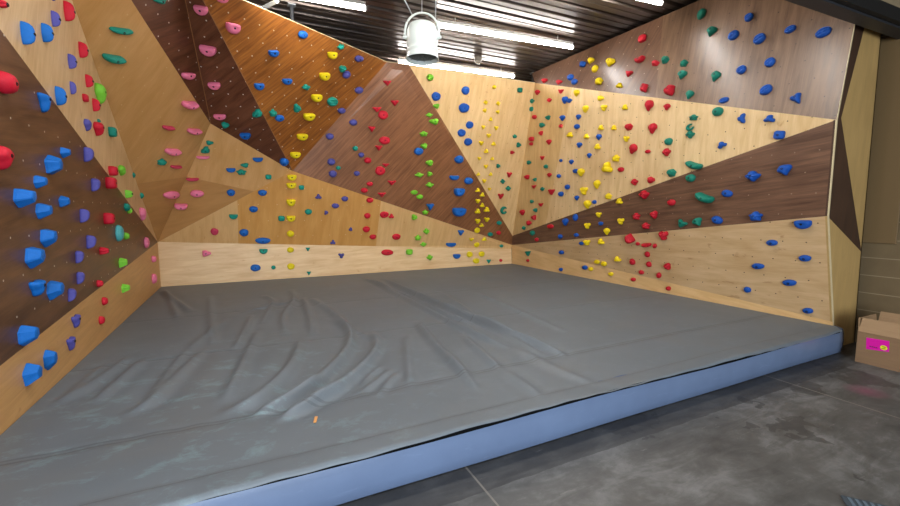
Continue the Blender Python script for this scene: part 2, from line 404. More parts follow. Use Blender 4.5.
def block_mat():
    g = NT('painted_block'); co = g.node('ShaderNodeTexCoord').outputs['Object']
    sp = g.node('ShaderNodeSeparateXYZ'); g.link(co, sp.inputs[0])
    fz = g.math('FRACT', g.math('DIVIDE', g.math('ADD', sp.outputs[2], .02), .2))
    j = g.math('LESS_THAN', fz, .045)
    f = g.noise(co, 5.0, 5)
    c = g.mix(f, s2l('#65543b'), s2l('#7a684a'))
    c = g.mix(g.math('MULTIPLY', j, .55), c, s2l('#a8977a'))
    g.link(c, g.b.inputs['Base Color']); g.b.inputs['Roughness'].default_value = .7
    g.bump(g.math('SUBTRACT', f, g.math('MULTIPLY', j, .6)), .3, .01)
    return g.m
mat_block = block_mat()
XW = 6.24
w1 = link_mesh('wall_right', [(XW, -5, 0), (XW, 9.6, 0), (XW, 9.6, 4.6), (XW, -5, 4.6), (XW+.2, -5, 0), (XW+.2, 9.6, 0), (XW+.2, 9.6, 4.6), (XW+.2, -5, 4.6)],
               [(0,3,2,1),(4,5,6,7),(0,1,5,4),(1,2,6,5),(2,3,7,6),(3,0,4,7)], mat_block)
tag(w1, 'brown painted block wall behind the cardboard box', kind='structure')
mat_build = simple('building_shell', '#5a5048', .7)
w2 = link_mesh('wall_back', [(-3, 9.5, 0), (XW, 9.5, 0), (XW, 9.5, 4.6), (-3, 9.5, 4.6)], [(0, 1, 2, 3)], mat_build); tag(w2, 'building wall behind the climbing wall', kind='structure')
w3 = link_mesh('wall_left', [(-3, -5, 0), (-3, 9.5, 0), (-3, 9.5, 4.6), (-3, -5, 4.6)], [(0, 1, 2, 3)], mat_build); tag(w3, 'building wall behind the left climbing wall', kind='structure')

wf = link_mesh('light_block_wall', [(1.9, -5, 0), (XW, -5, 0), (XW, -5, 4.6), (1.9, -5, 4.6)], [(0, 1, 2, 3)], mat_build); tag(wf, 'unseen wall added behind the viewer to block world light', kind='structure')  # unseen wall, added to hold back world light on the right

# brown board fixed flat on the block wall
b_t = on_axis(897, 244, 0, XW); b_l = on_axis(862, 244, 0, XW)
bm = bmesh.new(); box_bm(bm, XW-.03, XW-.002, float(b_t[1]), float(b_t[1])+1.25, float(b_t[2]), 3.35); bmesh.ops.bevel(bm, geom=bm.edges[:], offset=.004, segments=1, affect='EDGES')
mat_board = wood('brown_board', '#6b5638', '#7f6846', angle=90, stretch=10, rough=.55)
bd = from_bm('wall_board', bm, mat_board); tag(bd, 'tall brown board fixed on the right block wall above the box', 'board')

# header over the opening the viewer looks through, upper right
zh = 3.30
h1, h2, h3, h4 = on_axis(784, 0, 2, zh), on_axis(900, 40, 2, zh), on_axis(822, 0, 2, zh), on_axis(900, 26, 2, zh)
dirh = nrm(h2-h1); a_ = h1 - dirh*5.5; t_ = (XW-.004-h1[0])/dirh[0]; b_ = h1 + dirh*t_
w_h = np.array([-dirh[1]*-1, -dirh[0], 0]); w_h = nrm(np.array([dirh[1], -dirh[0], 0])); wid = abs(np.dot((h3-h1), w_h))
wid = min(max(wid, .08), .3)
def prism(name, A, B, off, z0, z1, mat, parent=None):
    vs = [A, B, B+off, A+off]; vv = [np.array([p[0], p[1], z0]) for p in vs] + [np.array([p[0], p[1], z1]) for p in vs]
    return link_mesh(name, vv, [(3,2,1,0),(4,5,6,7),(0,1,5,4),(1,2,6,5),(2,3,7,6),(3,0,4,7)], mat, parent)
mat_steel = simple('dark_primed_steel', '#34363a', .5, .3)
mat_black = simple('black_gap_trim', '#0a0a0b', .7)
hd = tag(empty('trim_1'), kind='structure'); hd['label'] = 'dark steel header across the top right corner'
prism('header_beam', a_, b_, w_h*wid, zh, zh+.10, mat_steel, hd)
prism('header_lip', a_+w_h*(wid+.0), b_+w_h*(wid+.0), w_h*.05, zh+.02, zh+.14, mat_black, hd)
prism('header_wall', a_+w_h*.02, b_+w_h*.02, w_h*(wid-.0), zh+.10, 4.34, simple('beige_drywall', '#8b7a5e', .8), hd)

# ------------------------------------------------------------------ fluorescent tubes
mat_tube = NT('tube_glow'); mat_tube.b.inputs['Base Color'].default_value = (1, 1, 1, 1)
mat_tube.b.inputs['Emission Color'].default_value = (1.0, .97, .93, 1); mat_tube.b.inputs['Emission Strength'].default_value = 46.0
mat_tube = mat_tube.m
mat_white = simple('white_enamel', '#d8d8d4', .35)
def light(A, B, label):
    A, B = np.array(A), np.array(B); root = empty('strip_light', tuple((A+B)/2)); tag(root, label, 'light', 'ceiling strip lights')
    c = (A+B)/2; d = nrm(B-A); L = np.linalg.norm(B-A); s = np.array([-d[1], d[0], 0])
    def loc(a, b_, z): return tuple(d*a + s*b_ + np.array([0, 0, z]))
    bm = bmesh.new(); tube_bm(bm, [loc(-L/2, 0, 0), loc(L/2, 0, 0)], .026, 12); o = from_bm('lens', bm, mat_tube, root, True)
    bm = bmesh.new()
    vs = [bm.verts.new(loc(a, b_, z)) for z in (.03, .075) for a, b_ in ((-L/2, -.029), (L/2, -.029), (L/2, .029), (-L/2, .029))]
    for f in ((0,3,2,1),(4,5,6,7),(0,1,5,4),(1,2,6,5),(2,3,7,6),(3,0,4,7)): bm.faces.new([vs[i] for i in f])
    from_bm('housing', bm, mat_white, root)
    for e in (-1, 1):
        bm = bmesh.new(); tube_bm(bm, [loc(e*L/2, 0, 0), loc(e*(L/2+.025), 0, 0)], .029, 12); from_bm('end_cap', bm, mat_white, root)
    for e in (-1, 1):
        bm = bmesh.new(); tube_bm(bm, [loc(e*L*.38, 0, .07), loc(e*L*.38, 0, ZCEIL-ZT+.01)], .006, 6); from_bm('hanger', bm, mat_white, root)
ZT = 4.22
def tl(x, y): return on_axis(x, y, 2, ZT)
A1, A2 = tl(437, 25), tl(572, 47.5); light(A1, A2, 'middle ceiling strip light, just right of the hanging white fan')
dA = A2-A1
C2 = tl(513.5, 76.5); C1 = C2-dA; light(C1, C2, 'farthest ceiling strip light, close above the back wall top')
B2 = tl(365, 8.5); light(B2-dA, B2, 'ceiling strip light above the orange-brown panel, left of the fan')
D2_ = tl(661, 3); light(D2_-dA, D2_, 'ceiling strip light above the upper dark right wall panel')

# unused lamp spots out of frame, above and behind the viewer
for k_, (x, y) in enumerate(((1.2, 3.95), (1.0, 2.5), (4.0, 2.3), (3.6, .6))):
    pass

# ------------------------------------------------------------------ crash mat
def mat_fabric():
    g = NT('grey_mat_cover'); co = g.node('ShaderNodeTexCoord').outputs['Object']
    sp = g.node('ShaderNodeSeparateXYZ'); g.link(co, sp.inputs[0]); X, Y = sp.outputs[0], sp.outputs[1]
    a = g.noise(co, 1.4, 5, .6, .3); b = g.noise(co, 60, 3, .6)
    c = g.mix(a, s2l('#596066'), s2l('#6b747c'))
    ch = g.ramp(g.noise(g.mapping(co, scale=(1, 1.7, 1), rot=(0, 0, .9)), 4.2, 8, .74, .3), [(.53, (0,0,0,1)), (.72, (1,1,1,1))])
    cen = on_axis(190, 412, 2, ZM)
    d = g.math('SQRT', g.math('ADD', g.math('POWER', g.math('MULTIPLY', g.math('SUBTRACT', X, float(cen[0])), .8), 2.0), g.math('POWER', g.math('MULTIPLY', g.math('SUBTRACT', Y, float(cen[1])), .8), 2.0)))
    msk = g.math('SUBTRACT', 1.0, g.math('DIVIDE', d, 1.5), clamp=True)
    c = g.mix(g.math('MULTIPLY', g.math('MULTIPLY', ch, msk), .6), c, s2l('#82abae'))          # chalk smears
    c = g.mix(g.math('MULTIPLY', ch, .10), c, s2l('#9aa7b0'))
    brn = g.ramp(g.noise(g.mapping(co, loc=(5, 2, 0)), 1.3, 4, .6), [(.52, (0,0,0,1)), (.68, (1,1,1,1))])
    c = g.mix(g.math('MULTIPLY', brn, .22), c, s2l('#6b6660'))
    seam = None
    for (sx, sy) in SEAMS:
        ys = float(on_axis(sx, sy, 2, ZM)[1])
        s = g.math('LESS_THAN', g.math('ABSOLUTE', g.math('SUBTRACT', Y, ys)), .008)
        seam = s if seam is None else g.math('MAXIMUM', seam, s)
    sh_ = g.math('LESS_THAN', g.math('ABSOLUTE', g.math('SUBTRACT', Y, HEM_Y-5.0)), .004); seam = g.math('MAXIMUM', seam, sh_)
    c = g.mix(g.math('MULTIPLY', seam, .4), c, s2l('#3a3d40'))
    g.link(c, g.b.inputs['Base Color']); g.b.inputs['Roughness'].default_value = .53
    g.b.inputs['Specular IOR Level'].default_value = .5
    g.b.inputs['Sheen Weight'].default_value = .0
    g.bump(b, .05, .002)
    return g.m
SEAMS = [(330, 303), (310, 340), (500, 368), (153, 433)]
HEM_Y = YF+.13
FOLDS = [  # (pixel path along the fold, height, half width)
 ([(363,278),(400,293),(443,313),(470,322)], .040, .036), ([(383,279),(420,296),(470,317),(520,337),(562,354)], .060, .04),
 ([(372,281),(410,301),(460,327),(505,347)], .040, .036),
 ([(313,299),(332,312),(347,327),(351,340),(343,356),(325,374),(300,392),(270,408)], .045, .05),
 ([(373,332),(377,347),(365,364),(343,382),(317,398),(290,414)], .045, .045),
 ([(300,342),(296,358),(283,376),(257,398),(232,410)], .042, .05), ([(257,332),(252,346),(240,372),(226,398)], .030, .045),
 ([(252,316),(243,336),(237,348)], .026, .045), ([(203,352),(180,374),(157,397),(135,412)], .030, .045), ([(187,352),(165,378),(150,398)], .022, .04),
 ([(292,290),(294,301),(284,316),(286,334)], .030, .045), ([(303,298),(309,314),(313,334)], .034, .04), ([(264,296),(273,303),(263,322)], .026, .04),
 ([(210,296),(211,315),(213,343)], .022, .045), ([(407,336),(408,358),(411,384)], .024, .04), ([(417,322),(436,345),(467,374)], .034, .045),
 ([(463,336),(480,352),(500,369)], .026, .04), ([(440,292),(475,316),(510,336),(541,354)], .026, .045), ([(478,293),(517,310),(562,330)], .020, .045),
 ([(162,291),(174,299),(190,311)], .03, .04), ([(165,290),(172,304),(178,318)], .022, .04), ([(127,359),(100,378),(72,397)], .024, .04), ([(142,361),(120,380),(98,400)], .024, .04), ([(107,364),(84,382),(60,402)], .018, .04),
 ([(390,370),(377,380),(363,391)], .02, .03), ([(398,372),(388,382),(378,394)], .018, .03), ([(380,367),(370,374),(362,384)], .016, .03), ([(320,380),(288,398),(252,416)], .03, .04), ([(345,384),(312,402),(280,418)], .026, .04),
 ([(445,357),(462,372),(476,388)], .018, .04), ([(506,372),(524,384),(540,396)], .015, .04), ([(330,318),(360,332),(385,341)], .014, .05), ([(245,312),(270,306),(300,300)], .014, .04),
 ([(520,350),(555,368),(590,382)], .012, .05), ([(225,320),(205,336),(190,350)], .014, .05)]
def crash_mat():
    x0, x1, y0, y1 = XL+.004, P['ef'][0]-.006, YF, YB-.006
    x1f = P['e0'][0]+.01
    nx, ny = 350, 300
    gx = np.linspace(x0, x1, nx); gy = np.linspace(y0, y1, ny)
    GX, GY = np.meshgrid(gx, gy)
    # the right edge follows the wall's foot
    k = (GX-x0)/(x1-x0)
    yb_x = np.interp(GY, [YE, YB], [P['ef'][0]-.006, P['b0'][0]-.006]); yb_x = np.where(GY < YE-.0, x1f-.15*(np.clip(YE-GY, 0, 1)/.115)**1.6, yb_x)
    xl_r = xl_at(GY)+.004; GX = xl_r + k*(yb_x-xl_r)
    GZ = np.full_like(GX, ZM)
    for path, h, w in FOLDS:
        pts = [on_axis(px, py, 2, ZM)[:2] for px, py in path]
        # resample smoothly
        dense = []
        for i in range(len(pts)-1):
            p0 = pts[max(i-1, 0)]; p1 = pts[i]; p2 = pts[i+1]; p3 = pts[min(i+2, len(pts)-1)]
            for t in np.linspace(0, 1, 10, endpoint=False):
                dense.append(.5*((2*p1)+(-p0+p2)*t+(2*p0-5*p1+4*p2-p3)*t*t+(-p0+3*p1-3*p2+p3)*t**3))
        dense.append(pts[-1]); dense = np.array(dense); n = len(dense)
        best = np.full(GX.shape, 1e9); tt = np.zeros(GX.shape)
        for i in range(n-1):
            a, b = dense[i], dense[i+1]; ab = b-a; L2 = max(ab@ab, 1e-9)
            t = np.clip(((GX-a[0])*ab[0]+(GY-a[1])*ab[1])/L2, 0, 1)
            d = (GX-a[0]-ab[0]*t)**2+(GY-a[1]-ab[1]*t)**2
            m = d < best; best = np.where(m, d, best); tt = np.where(m, (i+t)/(n-1), tt)
        env = np.clip(np.sin(np.pi*np.clip(tt*.9+.05, 0, 1))*1.5, 0, 1)
        GZ += 1.5*h*env*np.exp(-best/(2*(w*.72)**2)) - .5*h*env*np.exp(-best/(2*(w*1.9)**2))
    # soft puckers along the stitched seams, and a sag
    for sx, sy in SEAMS:
        ys = on_axis(sx, sy, 2, ZM)[1]; GZ -= .004*np.exp(-((GY-ys)/.022)**2)
        ph = GX*24+5*np.sin(GX*2.3)
        GZ += .0015*np.sin(ph)*np.exp(-((GY-ys)/.08)**2)*np.clip((3.2-GX)/1.5, 0, 1)
    GZ += .006*np.sin(GX*2.1+GY*1.3)*np.sin(GX*.7-GY*1.9)
    # front hem flap: small ripples
    fr = np.exp(-((GY-y0)/.12)**2)
    GZ += fr*(.0022*np.sin(GX*19+2*np.sin(GX*3))+.002*np.sin(GX*7+1))
    GZ += .003*np.tanh((y0+.13-GY)/.012)*np.exp(-np.clip(GY-y0-.13,0,9)/.05)
    edge = np.minimum(np.minimum(GX-xl_r, yb_x-GX), y1-GY); GZ = ZM + (GZ-ZM)*np.clip((edge+.04)/.12, 0, 1)
    GZ = np.maximum(GZ, ZM-.026)
    verts = np.stack([GX, GY, GZ], -1).reshape(-1, 3)
    faces = [(j*nx+i, j*nx+i+1, (j+1)*nx+i+1, (j+1)*nx+i) for j in range(ny-1) for i in range(nx-1)]
    # hem turned over the front edge
    base = len(verts); hem = []
    for i in range(nx):
        p = verts[i]; drop = .010*math.sin(p[0]*1.35+1.9)
        hem += [(p[0], p[1]-.016, p[2]-.003), (p[0], p[1]-.020, p[2]-.014-drop)]
    verts = list(map(tuple, verts)) + hem
    for i in range(nx-1):
        a, b = base+2*i, base+2*(i+1)
        faces += [(i, a, b, i+1), (a, a+1, b+1, b)]
    root = empty('crash_mat', (2.1, 5.0, 0)); tag(root, 'large grey crash mat with wrinkled cover filling the floor between the climbing walls', 'mat')
    cov = link_mesh('cover', [(v[0]-2.1, v[1]-5.0, v[2]) for v in verts], faces, None, root, True)
    return root, cov, x0, x1, x1f
root, cov, x0, x1, x1f = crash_mat(); x0 = xl_at(YF)+.006
# material reads object space, so shift by the empty's place
g_old = on_axis
def on_axis_m(x, y, ax, val): return g_old(x, y, ax, val) - np.array([2.1, 5.0, 0])
on_axis = on_axis_m; cov.data.materials.append(mat_fabric()); on_axis = g_old
def vinyl():
    g = NT('blue_grey_vinyl'); co = g.node('ShaderNodeTexCoord').outputs['Object']
    a = g.noise(co, 2.0, 5, .6); s = g.ramp(g.noise(g.mapping(co, scale=(1, 1, 5)), 4, 6, .75, .6), [(.6, (0,0,0,1)), (.72, (1,1,1,1))])
    c = g.mix(a, s2l('#5b6a86'), s2l('#6c7f9f')); c = g.mix(g.math('MULTIPLY', s, .2), c, s2l('#8ea0bd'))
    g.link(c, g.b.inputs['Base Color']); g.b.inputs['Roughness'].default_value = .24; g.b.inputs['Specular IOR Level'].default_value = 1.0
    g.bump(a, .1, .02); return g.m
mv = vinyl()
bm = bmesh.new()
# foam body's vinyl front: slightly bulging, rounded at the right end
prof = [(0.012, .006), (0.0, .02), (-.010, .08), (-.013, .14), (-.010, .2), (-.004, .238), (.0, .252), (.012, .262), (.06, .265), (.17, .263)]
N = 90; rows = []
for i in range(N+1):
    t = i/N; x = x0 + (x1f+.075-x0)*t
    rr = max(0.0, (x-(x1f-.075))/.15); back = .11*(1-math.sqrt(max(0, 1-min(1, rr)**2)))
    rows.append([bm.verts.new((x, YF+dy+.012+back+.003*math.sin(x*3.1+z*9), z)) for dy, z in prof])
for i in range(N):
    for j in range(len(prof)-1): bm.faces.new((rows[i][j], rows[i+1][j], rows[i+1][j+1], rows[i][j+1]))
o = from_bm('front_face', bm, mv, None, True); o.parent = root; o.location = (-2.1, -5.0, 0)
bm = bmesh.new(); box_bm(bm, x0+.01, x1f-.06, YF+.06, YE-.02, 0.004, ZM-.03); box_bm(bm, x0+.01, float(P['b0'][0])-.03, YE-.02, YB-.02, 0.004, ZM-.03)
o = from_bm('foam_body', bm, simple('dark_foam_side', '#23262b', .8), root); o.location = (-2.1, -5.0, 0)

bm = bmesh.new(); rows = []  # black strip added as painted shade in the gap below the hem
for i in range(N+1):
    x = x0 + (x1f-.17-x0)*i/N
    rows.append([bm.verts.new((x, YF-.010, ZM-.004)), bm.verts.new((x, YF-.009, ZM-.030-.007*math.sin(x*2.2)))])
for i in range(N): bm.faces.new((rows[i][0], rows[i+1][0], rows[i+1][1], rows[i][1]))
o = from_bm('hem_shade_strip', bm, simple('hem_gap_shade', '#08090a', .9, 0, .1), root); o.location = (-2.1, -5.0, 0)

# wood chip and a dropped scrap on the mat
p = on_axis(315.5, 419.5, 2, ZM+.006)
bm = bmesh.new(); box_bm(bm, -.035, .035, -.009, .009, -.004, .004); bmesh.ops.bevel(bm, geom=bm.edges[:], offset=.003, segments=1, affect='EDGES')
o = from_bm('wood_chip', bm, simple('raw_wood', '#d99a5a', .7)); o.location = (float(p[0]), float(p[1]), float(p[2])); o.rotation_euler = (0, 0, math.radians(75))
tag(o, 'small orange wood chip lying on the grey mat', 'wood chip')

# ------------------------------------------------------------------ climbing holds
# panel > colour > "x y width height shape [turn]" as they are bolted on
HOLDS = {
'L1': {'red': "3 4 12 9 l;69 11.5 14 20 o;83 50 12 16 o;89 81 10 13 o;85.5 98 7 8 k;96 105 10 13 o;99 129 12 14 p;113 171 11 10 k",
       'blue': "27.5 33.5 18 23 o;47 33 15 19 o;60.5 96 14 19 o",
       'purple': "53.5 -1 4 4 r;55.5 19 11.5 16 o;72 61.5 11 15 o;73 88 8 13 o;88 125 8 12 p",
       'lime': "101 94 12 20 p;122 170 8 11 l;128.5 194 10 8 o", 'teal': "99 121 4 4 r;112.5 132 10 10 k",
       'pink': "143 214 7.5 13 p"},
'L2': {'red': "8 83 22 22 o;4 158 20 24 p;111 183 13 12 k;109 218.5 13 11.5 k;104 251 12 8 l;100 283.5 8 7 r",
       'blue': "45 101 13.5 21 t;65.5 152.5 11.5 11 w;54 165.5 18 20 w;40.5 182 14 13.5 w;25 197.5 24 20 w;44 211 17 16 w;64.5 202 12 12 w;49 237.5 17 19 w;35.5 257 19.5 22 w;38 286.5 17 17 h;55.5 290 16.5 19 w;28.5 335 20.5 20 w",
       'purple': "88.5 155 12 15.5 f;95.5 185 11 14 f;84.5 216 12 14 f;91 242 12 13.5 f;79.5 257 10 13 f;80.5 278 9.5 12.5 f;72 295 10 13 f",
       'teal': "127 207 7 8 l", 'lime': "129.7 210.5 6 6 o;126.5 236 7 7 r;123 263 10 10 w", 'turquoise': "120 233 8 16.5 o 10", 'pink': "147 242.5 5.5 11 o 10"},
'LK': {'blue': "50.5 359.5 13 20 w;33 374 19 22 w", 'purple': "76.5 320 9 13.5 h;71.5 342.5 9 14 h", 'red': "105 301 7 8 r;102 320 7 8 r",
       'lime': "125.5 288.5 10 9 w", 'pink': "154 259 6 6.5 r;154.5 278.5 6 10 o"},
'T': {'teal': "122 31 22 7 b -5;115 59 21 9 b -12;132.5 175.5 5 5.5 r;141 196 4.5 6 r;162.5 162.5 8 7 l",
      'pink': "190.5 105 13 9 b;195 131.5 12.5 6.5 b;173.5 152 13.5 7.5 b;172.5 195.5 15 8 o", 'crimson': "169 128 11 5 b -8;176.5 167 10.5 4 b"},
'T2': {'teal': "209.5 143 8.5 5 l;205.5 150.5 10 8 l 30;245 165.5 9 5 l;241.5 172.5 10.5 6 l;268.5 177 6.5 4.5 k", 'pink': "203 157.5 13.5 4 b;197 194 14 7 o;181 206.5 13.5 7 b",
       'blue': "258 160 10.5 4.5 j;231 170.5 9.5 4.5 j;231 193 8.5 6.5 o", 'crimson': "192.5 179.5 13 4 b"},
'D1': {'teal': "161 1 12 7 l;225 125.5 8 6.5 l;257 114 10.5 9 l 30", 'pink': "201 11 14 10 j -8;208 51.5 17 10 j -10;189 76.5 12 7 j;214.5 86.5 12 7.5 j;220 117.5 12 5.5 j",
       'blue': "245.5 136.5 10.5 6 j;284 162.5 9 7 o"},
'D2': {'pink': "223 0 12 7 j;233.5 29 14 11 j -10", 'blue': "274 54 10 7 j;303.5 35 9.5 8 o;287.5 82 9.5 6 j;259.5 87 9.5 7 j;280 118.5 9 6.5 o",
       'teal': "273.5 113.5 7.5 8 l;297.5 108.5 7.5 9 l;341.2 47 7 6 l 20;343 69 8 7 l 20;306.5 87.5 8 6 l;333 102 10 9 g",
       'yellow': "302.5 137.5 10 6.5 j;295.5 155.5 9.5 6 j;309.5 117.5 10.5 7.5 j;317 98.5 10 7.5 j;325 77 9.5 8 j;332.8 55.8 8.8 7.5 j",
       'purple': "347 75 8 7 o 20;359.5 59 8.5 6.5 o;359.5 90.5 8 6.5 o 10;342 111 7.5 5.5 o"},
'G': {'purple': "353.5 122.5 8 6.5 o;330 136.5 8 6.5 o;331.5 162 8 7 o;361.5 155 6 5 o;333 174 8 7 o;357 173.5 6 5 o", 'teal': "355.5 148.5 5.5 5 r;338.5 168 5 4 r;499.5 223 5 4 r;490.5 234.5 5 4 r",
      'red': "387.5 82.5 9 6 t;395 102.5 9 6.5 t;377 109 9.5 6 t;383.5 115 10 9 d;372 128.5 7.5 6.5 t;385 140.5 11 8 d;379 147.5 7.5 6 t;368 160.5 7.5 6 o;386 165 7.5 4 t;380.5 171 10 9 d;392 182.5 8.5 5.5 h;370 184 6.5 4.5 o;364.5 190.5 7 5 o;382 194.5 8.5 5.5 t;499 233 4 4 r",
      'lime': "436.5 106 7.5 6 l;429.5 115 7.5 5 l;434.5 121.5 10.5 7 l;424 134 8.5 6 l;424.5 146 7 6.5 l;430 163 8 6.5 l;419.5 175 9 5 l;430 174 5.5 5.5 l;430 185 8 5.5 l;414.5 192.5 7 4.5 o;420 197 6.5 4.5 o;425.5 212.5 6.5 5 l",
      'blue': "419 151.5 9 7.5 o;430.5 206.5 7.5 7.5 t;459.5 159.5 9 8 o;454.5 178 9.5 5 j;469 181 8.5 7 o;459.5 192.5 10 8.5 j;459.5 212.5 13 9 j",
      'yellow': "478 190.5 5 5 s;482.5 195 5 5 s;478 201 5 5 s;482.5 205.5 4.5 5 s;478 211.5 5.5 6 s;487 210 5.5 6 s;478 221 5.5 5.5 s;487 219.5 5.5 5.5 s;482 225.5 5 4 s;477.5 230.5 5.5 5.5 d"},
'B': {'blue': "262.5 193 9 6 o;253.5 209.5 9 6 o;244 233 9.5 7 o;263 241 15.5 6 o;461 232.5 6 6 t;451 245 10 4 j", 'teal': "233.5 217 9 5 j;281.5 218.5 7 5 k;301.5 187.5 5.5 4.5 k;308.5 212 7.5 5.5 o;501.5 246 4 3 r", 'crimson': "214.5 232 8 7 d",
      'yellow': "292 178 9.5 6 j;291.5 186 10 6 j;291 203 9 7 j;291 219 9 6 j;290.5 234 7.5 6 o;471.5 239.5 5 3.5 s;484.5 239.5 5.5 4 s;477 245 5.5 5 d",
      'purple': "318.5 197 7 5.5 s;326 213 6 4.5 f -30;335.5 206 7.5 5 o;345 199 7 5 o;350.5 229.5 6 4 f -60;333 242.5 6 5 s",
      'red': "370 200.5 7 5 o;367.5 216 6.5 5.5 o;366.5 229.5 7.5 6 o;373 237 7 5 o;384.5 215 9 6.5 d;391.5 216.5 6 5 s;396.5 237 8.5 6 o", 'lime': "414.5 217.5 6.5 6 l;426.5 231.5 6 6 l;418 238 6.5 6 l;423.5 244.5 6.5 4.5 l"},
'K': {'pink': "206 253.5 10.5 7 l", 'teal': "263.5 251.5 8.5 5.5 j;273.5 267.5 4.5 4 r;308 249 4.5 4.5 t;309 273 4.5 4.5 t;489 261 4.5 4.5 t", 'blue': "255.5 268 10.5 7 o;457 256.5 7 5 j",
      'yellow': "290.5 250 7 5.5 o;291 266.5 7.5 6.5 d;470 254.5 6 6 d;482 254 6 5.5 d;476.5 261 6.5 5.5 d", 'purple': "341.5 255.5 6.5 6 s", 'red': "387.5 252.5 12 6 o;501 260.5 3 3 r", 'lime': "409.5 252 6.5 6 k;430 257.5 6 6 l"},
'R1': {'lime': "430.5 77.5 6.5 7 r", 'blue': "436.5 96.5 9 9 d;466 90.5 8 8.5 d;464.5 108 10.5 9.5 d;470 125 7.5 7.5 d;462 133 8 7.5 d;468.5 142 8 7.5 d",
       'yellow': "494.5 87 4.5 4.5 l;486 102.5 4 4.5 l;498.5 103.5 4 4.5 l;485 110.5 4 4.5 l;498 112 4 4 l;491 119.5 4 4.5 s;483.5 127 4 4.5 s;496.5 128 4.5 5 s;489 135.5 5 4.5 s;481.5 143 5 5 s;494 144 5 4.5 s;486.5 151.5 5 5 s;479.5 158.5 4 4 s;492.5 159 4 4 s;486 166.5 4.5 4.5 s;478.5 174.5 4 4 s;491 174.5 4 4 s;484.5 181 4.5 4.5 s;489.5 189 3.5 3.5 s",
       'teal': "520 90 5 5 k;515 136.5 4.5 4.5 l;519 145 5 5.5 l;498.5 166 4.5 4.5 l;503 181.5 4.5 5 l;508.5 188.5 5 5 l;504.5 210.5 7 8 c",
       'red': "512.5 152.5 5 4 l;509.5 174.5 5 6 h;501 196 5.5 6 h"},
'R2': {'red': "537 92.5 4.5 5.5 p;549 100 4.5 4.5 l;560.5 91 5 5 h;534 117 4 4.5 r;540.5 133 4 5 l;548.5 142 4.5 5.5 p;560.5 126 4 4.5 l;542 157.5 4 4.5 h;526.5 177 5.5 5 l;533.5 186.5 4.5 4 h;549 175 4 4.5 p;551 191.5 5.5 6.5 h;540.5 204.5 4.5 4 h;522 212.5 4.5 6 p;533.5 217.5 4.5 5.5 l;528.5 223 4.5 5.5 l;531 139 4.5 5 r;530.8 143.8 3.5 3.5 r;648.5 105.5 7.5 11.5 p;666.5 107 6 7 p;628 127 7 7.5 w;652 128.5 7.5 11 p;632.5 149 7 10.5 p -20;647.5 151.5 5 4 r;666 152 7.5 8.5 l;620.5 169.5 6 5 o;634 182 6.5 7 l;650.5 180 7 7.5 l",
       'teal': "531.5 101 4.5 5 l;531 109 3.5 5 o;547.5 117.5 5 5 l;541.5 125 5 5.5 l;528.5 162.5 4 4.5 l;545.5 166.5 4 4.5 l;534.5 179.5 4 4 l;542 189 4 4 l;531.5 201.5 3.5 4 l;535 210 4 4.5 l;523.5 228 3.5 4 l;693 117.6 8.6 7 l;690 127 9 6.6 c 30;689.5 134.5 8.5 8 l;668 141.5 7 7.5 r;717 111.5 10.5 9.5 o;693.5 165 15.5 9 b -15;670.5 173 9 8.5 w",
       'blue': "564.5 100 5 7.5 p;569.5 100.5 5 4.5 p 90;562 118 5 6 p;578 117 4.5 5.5 p;576.5 126.5 5 5 r;579 145 5 5.5 p;571 162 4 5 p;560.5 160.5 3 3 r;589 155.5 4 5 p;598.5 137 5 6 p;575 171 4.5 4.5 r;558.5 176 3.5 4 r;567 187 4 5 r;560.5 194 4.5 5 r;576.5 198 4 5 p;594 202 4 4 r;741.5 118.5 11 8.5 s 90;721.5 145 10 7 s 30;769 119 12 9 s;779 135 10.5 9.5 k",
       'yellow': "576 93 5 7 p;585 109 5 7.5 p;600 98 6 6 l;569.5 135 6 6 s;586 136.5 5 6 s;597 147 6 6.5 s;600.5 128 5.5 6 s;603.5 107.5 5.5 7.5 s;624.5 107.5 5.5 6.5 s;613.5 128 5 6 s;626 138.5 6.5 6 s 60;615.5 158.5 6.5 8 l;606.5 168 9.5 12 s;580.5 172.5 6 8 p;596.5 184.5 5.5 9 p;583.5 190.5 6.5 9 s;587 204.5 6 8.5 p;608 196.5 6 7 l"},
'R3': {'yellow': "590.3 60.5 6 7 p;594.5 68.5 5 8 o;609.5 62 8.5 9 p;598.5 81 6.5 8.5 l;619 85.5 6.5 6 s", 'blue': "582.6 64 5 6 k;570 77 5.5 6.5 o;574 81.5 5.5 6 o;748.5 17 9.5 9 g 35;733 35 11.5 10 g 35;741 69.5 10 9.5 g 35;723.5 100 9.5 7.5 g 15;790 29 12 9 g 25;823 32 16.5 11.5 g 25;759 38.5 13 11 g 35;769.5 62 11 10.5 g 40;765.5 89.5 13 11 g 35;796 98 12 10 h 30",
       'red': "544 80.5 6 5 p;558.5 82 6.5 5 p;642 38.5 8 7 k 25;639.5 59 10 6.5 b 25;628.5 73 7 6.5 h;655 63 7.5 6.5 w;643.5 87.5 8.5 9 l 30;669 90 12 10.5 l 25", 'teal': "701 13.5 8 12 o 10;711 31 9 11 p;664.5 59.5 7 8.5 w;683.5 63 7 8.5 l;681.5 74.5 8.5 9.5 p;715 76 8.5 11.5 p;689 94.5 7.5 9.5 p"},
'R4': {'teal': "690 178 9.5 8 o;704 197.5 17 11 b -20;681.6 223.5 9 8.6 h -30;697 222 9.6 8.6 p 30;532 233 4.5 5 r", 'red': "643.5 194.5 9.5 9 l;671 202.5 8 6.5 o;636 216.5 6.5 8 l;653.5 214.5 7 8.5 l;645.5 226 7.5 7.5 l;550 226.5 6.5 4.5 o;536.5 239.5 3.5 4 r",
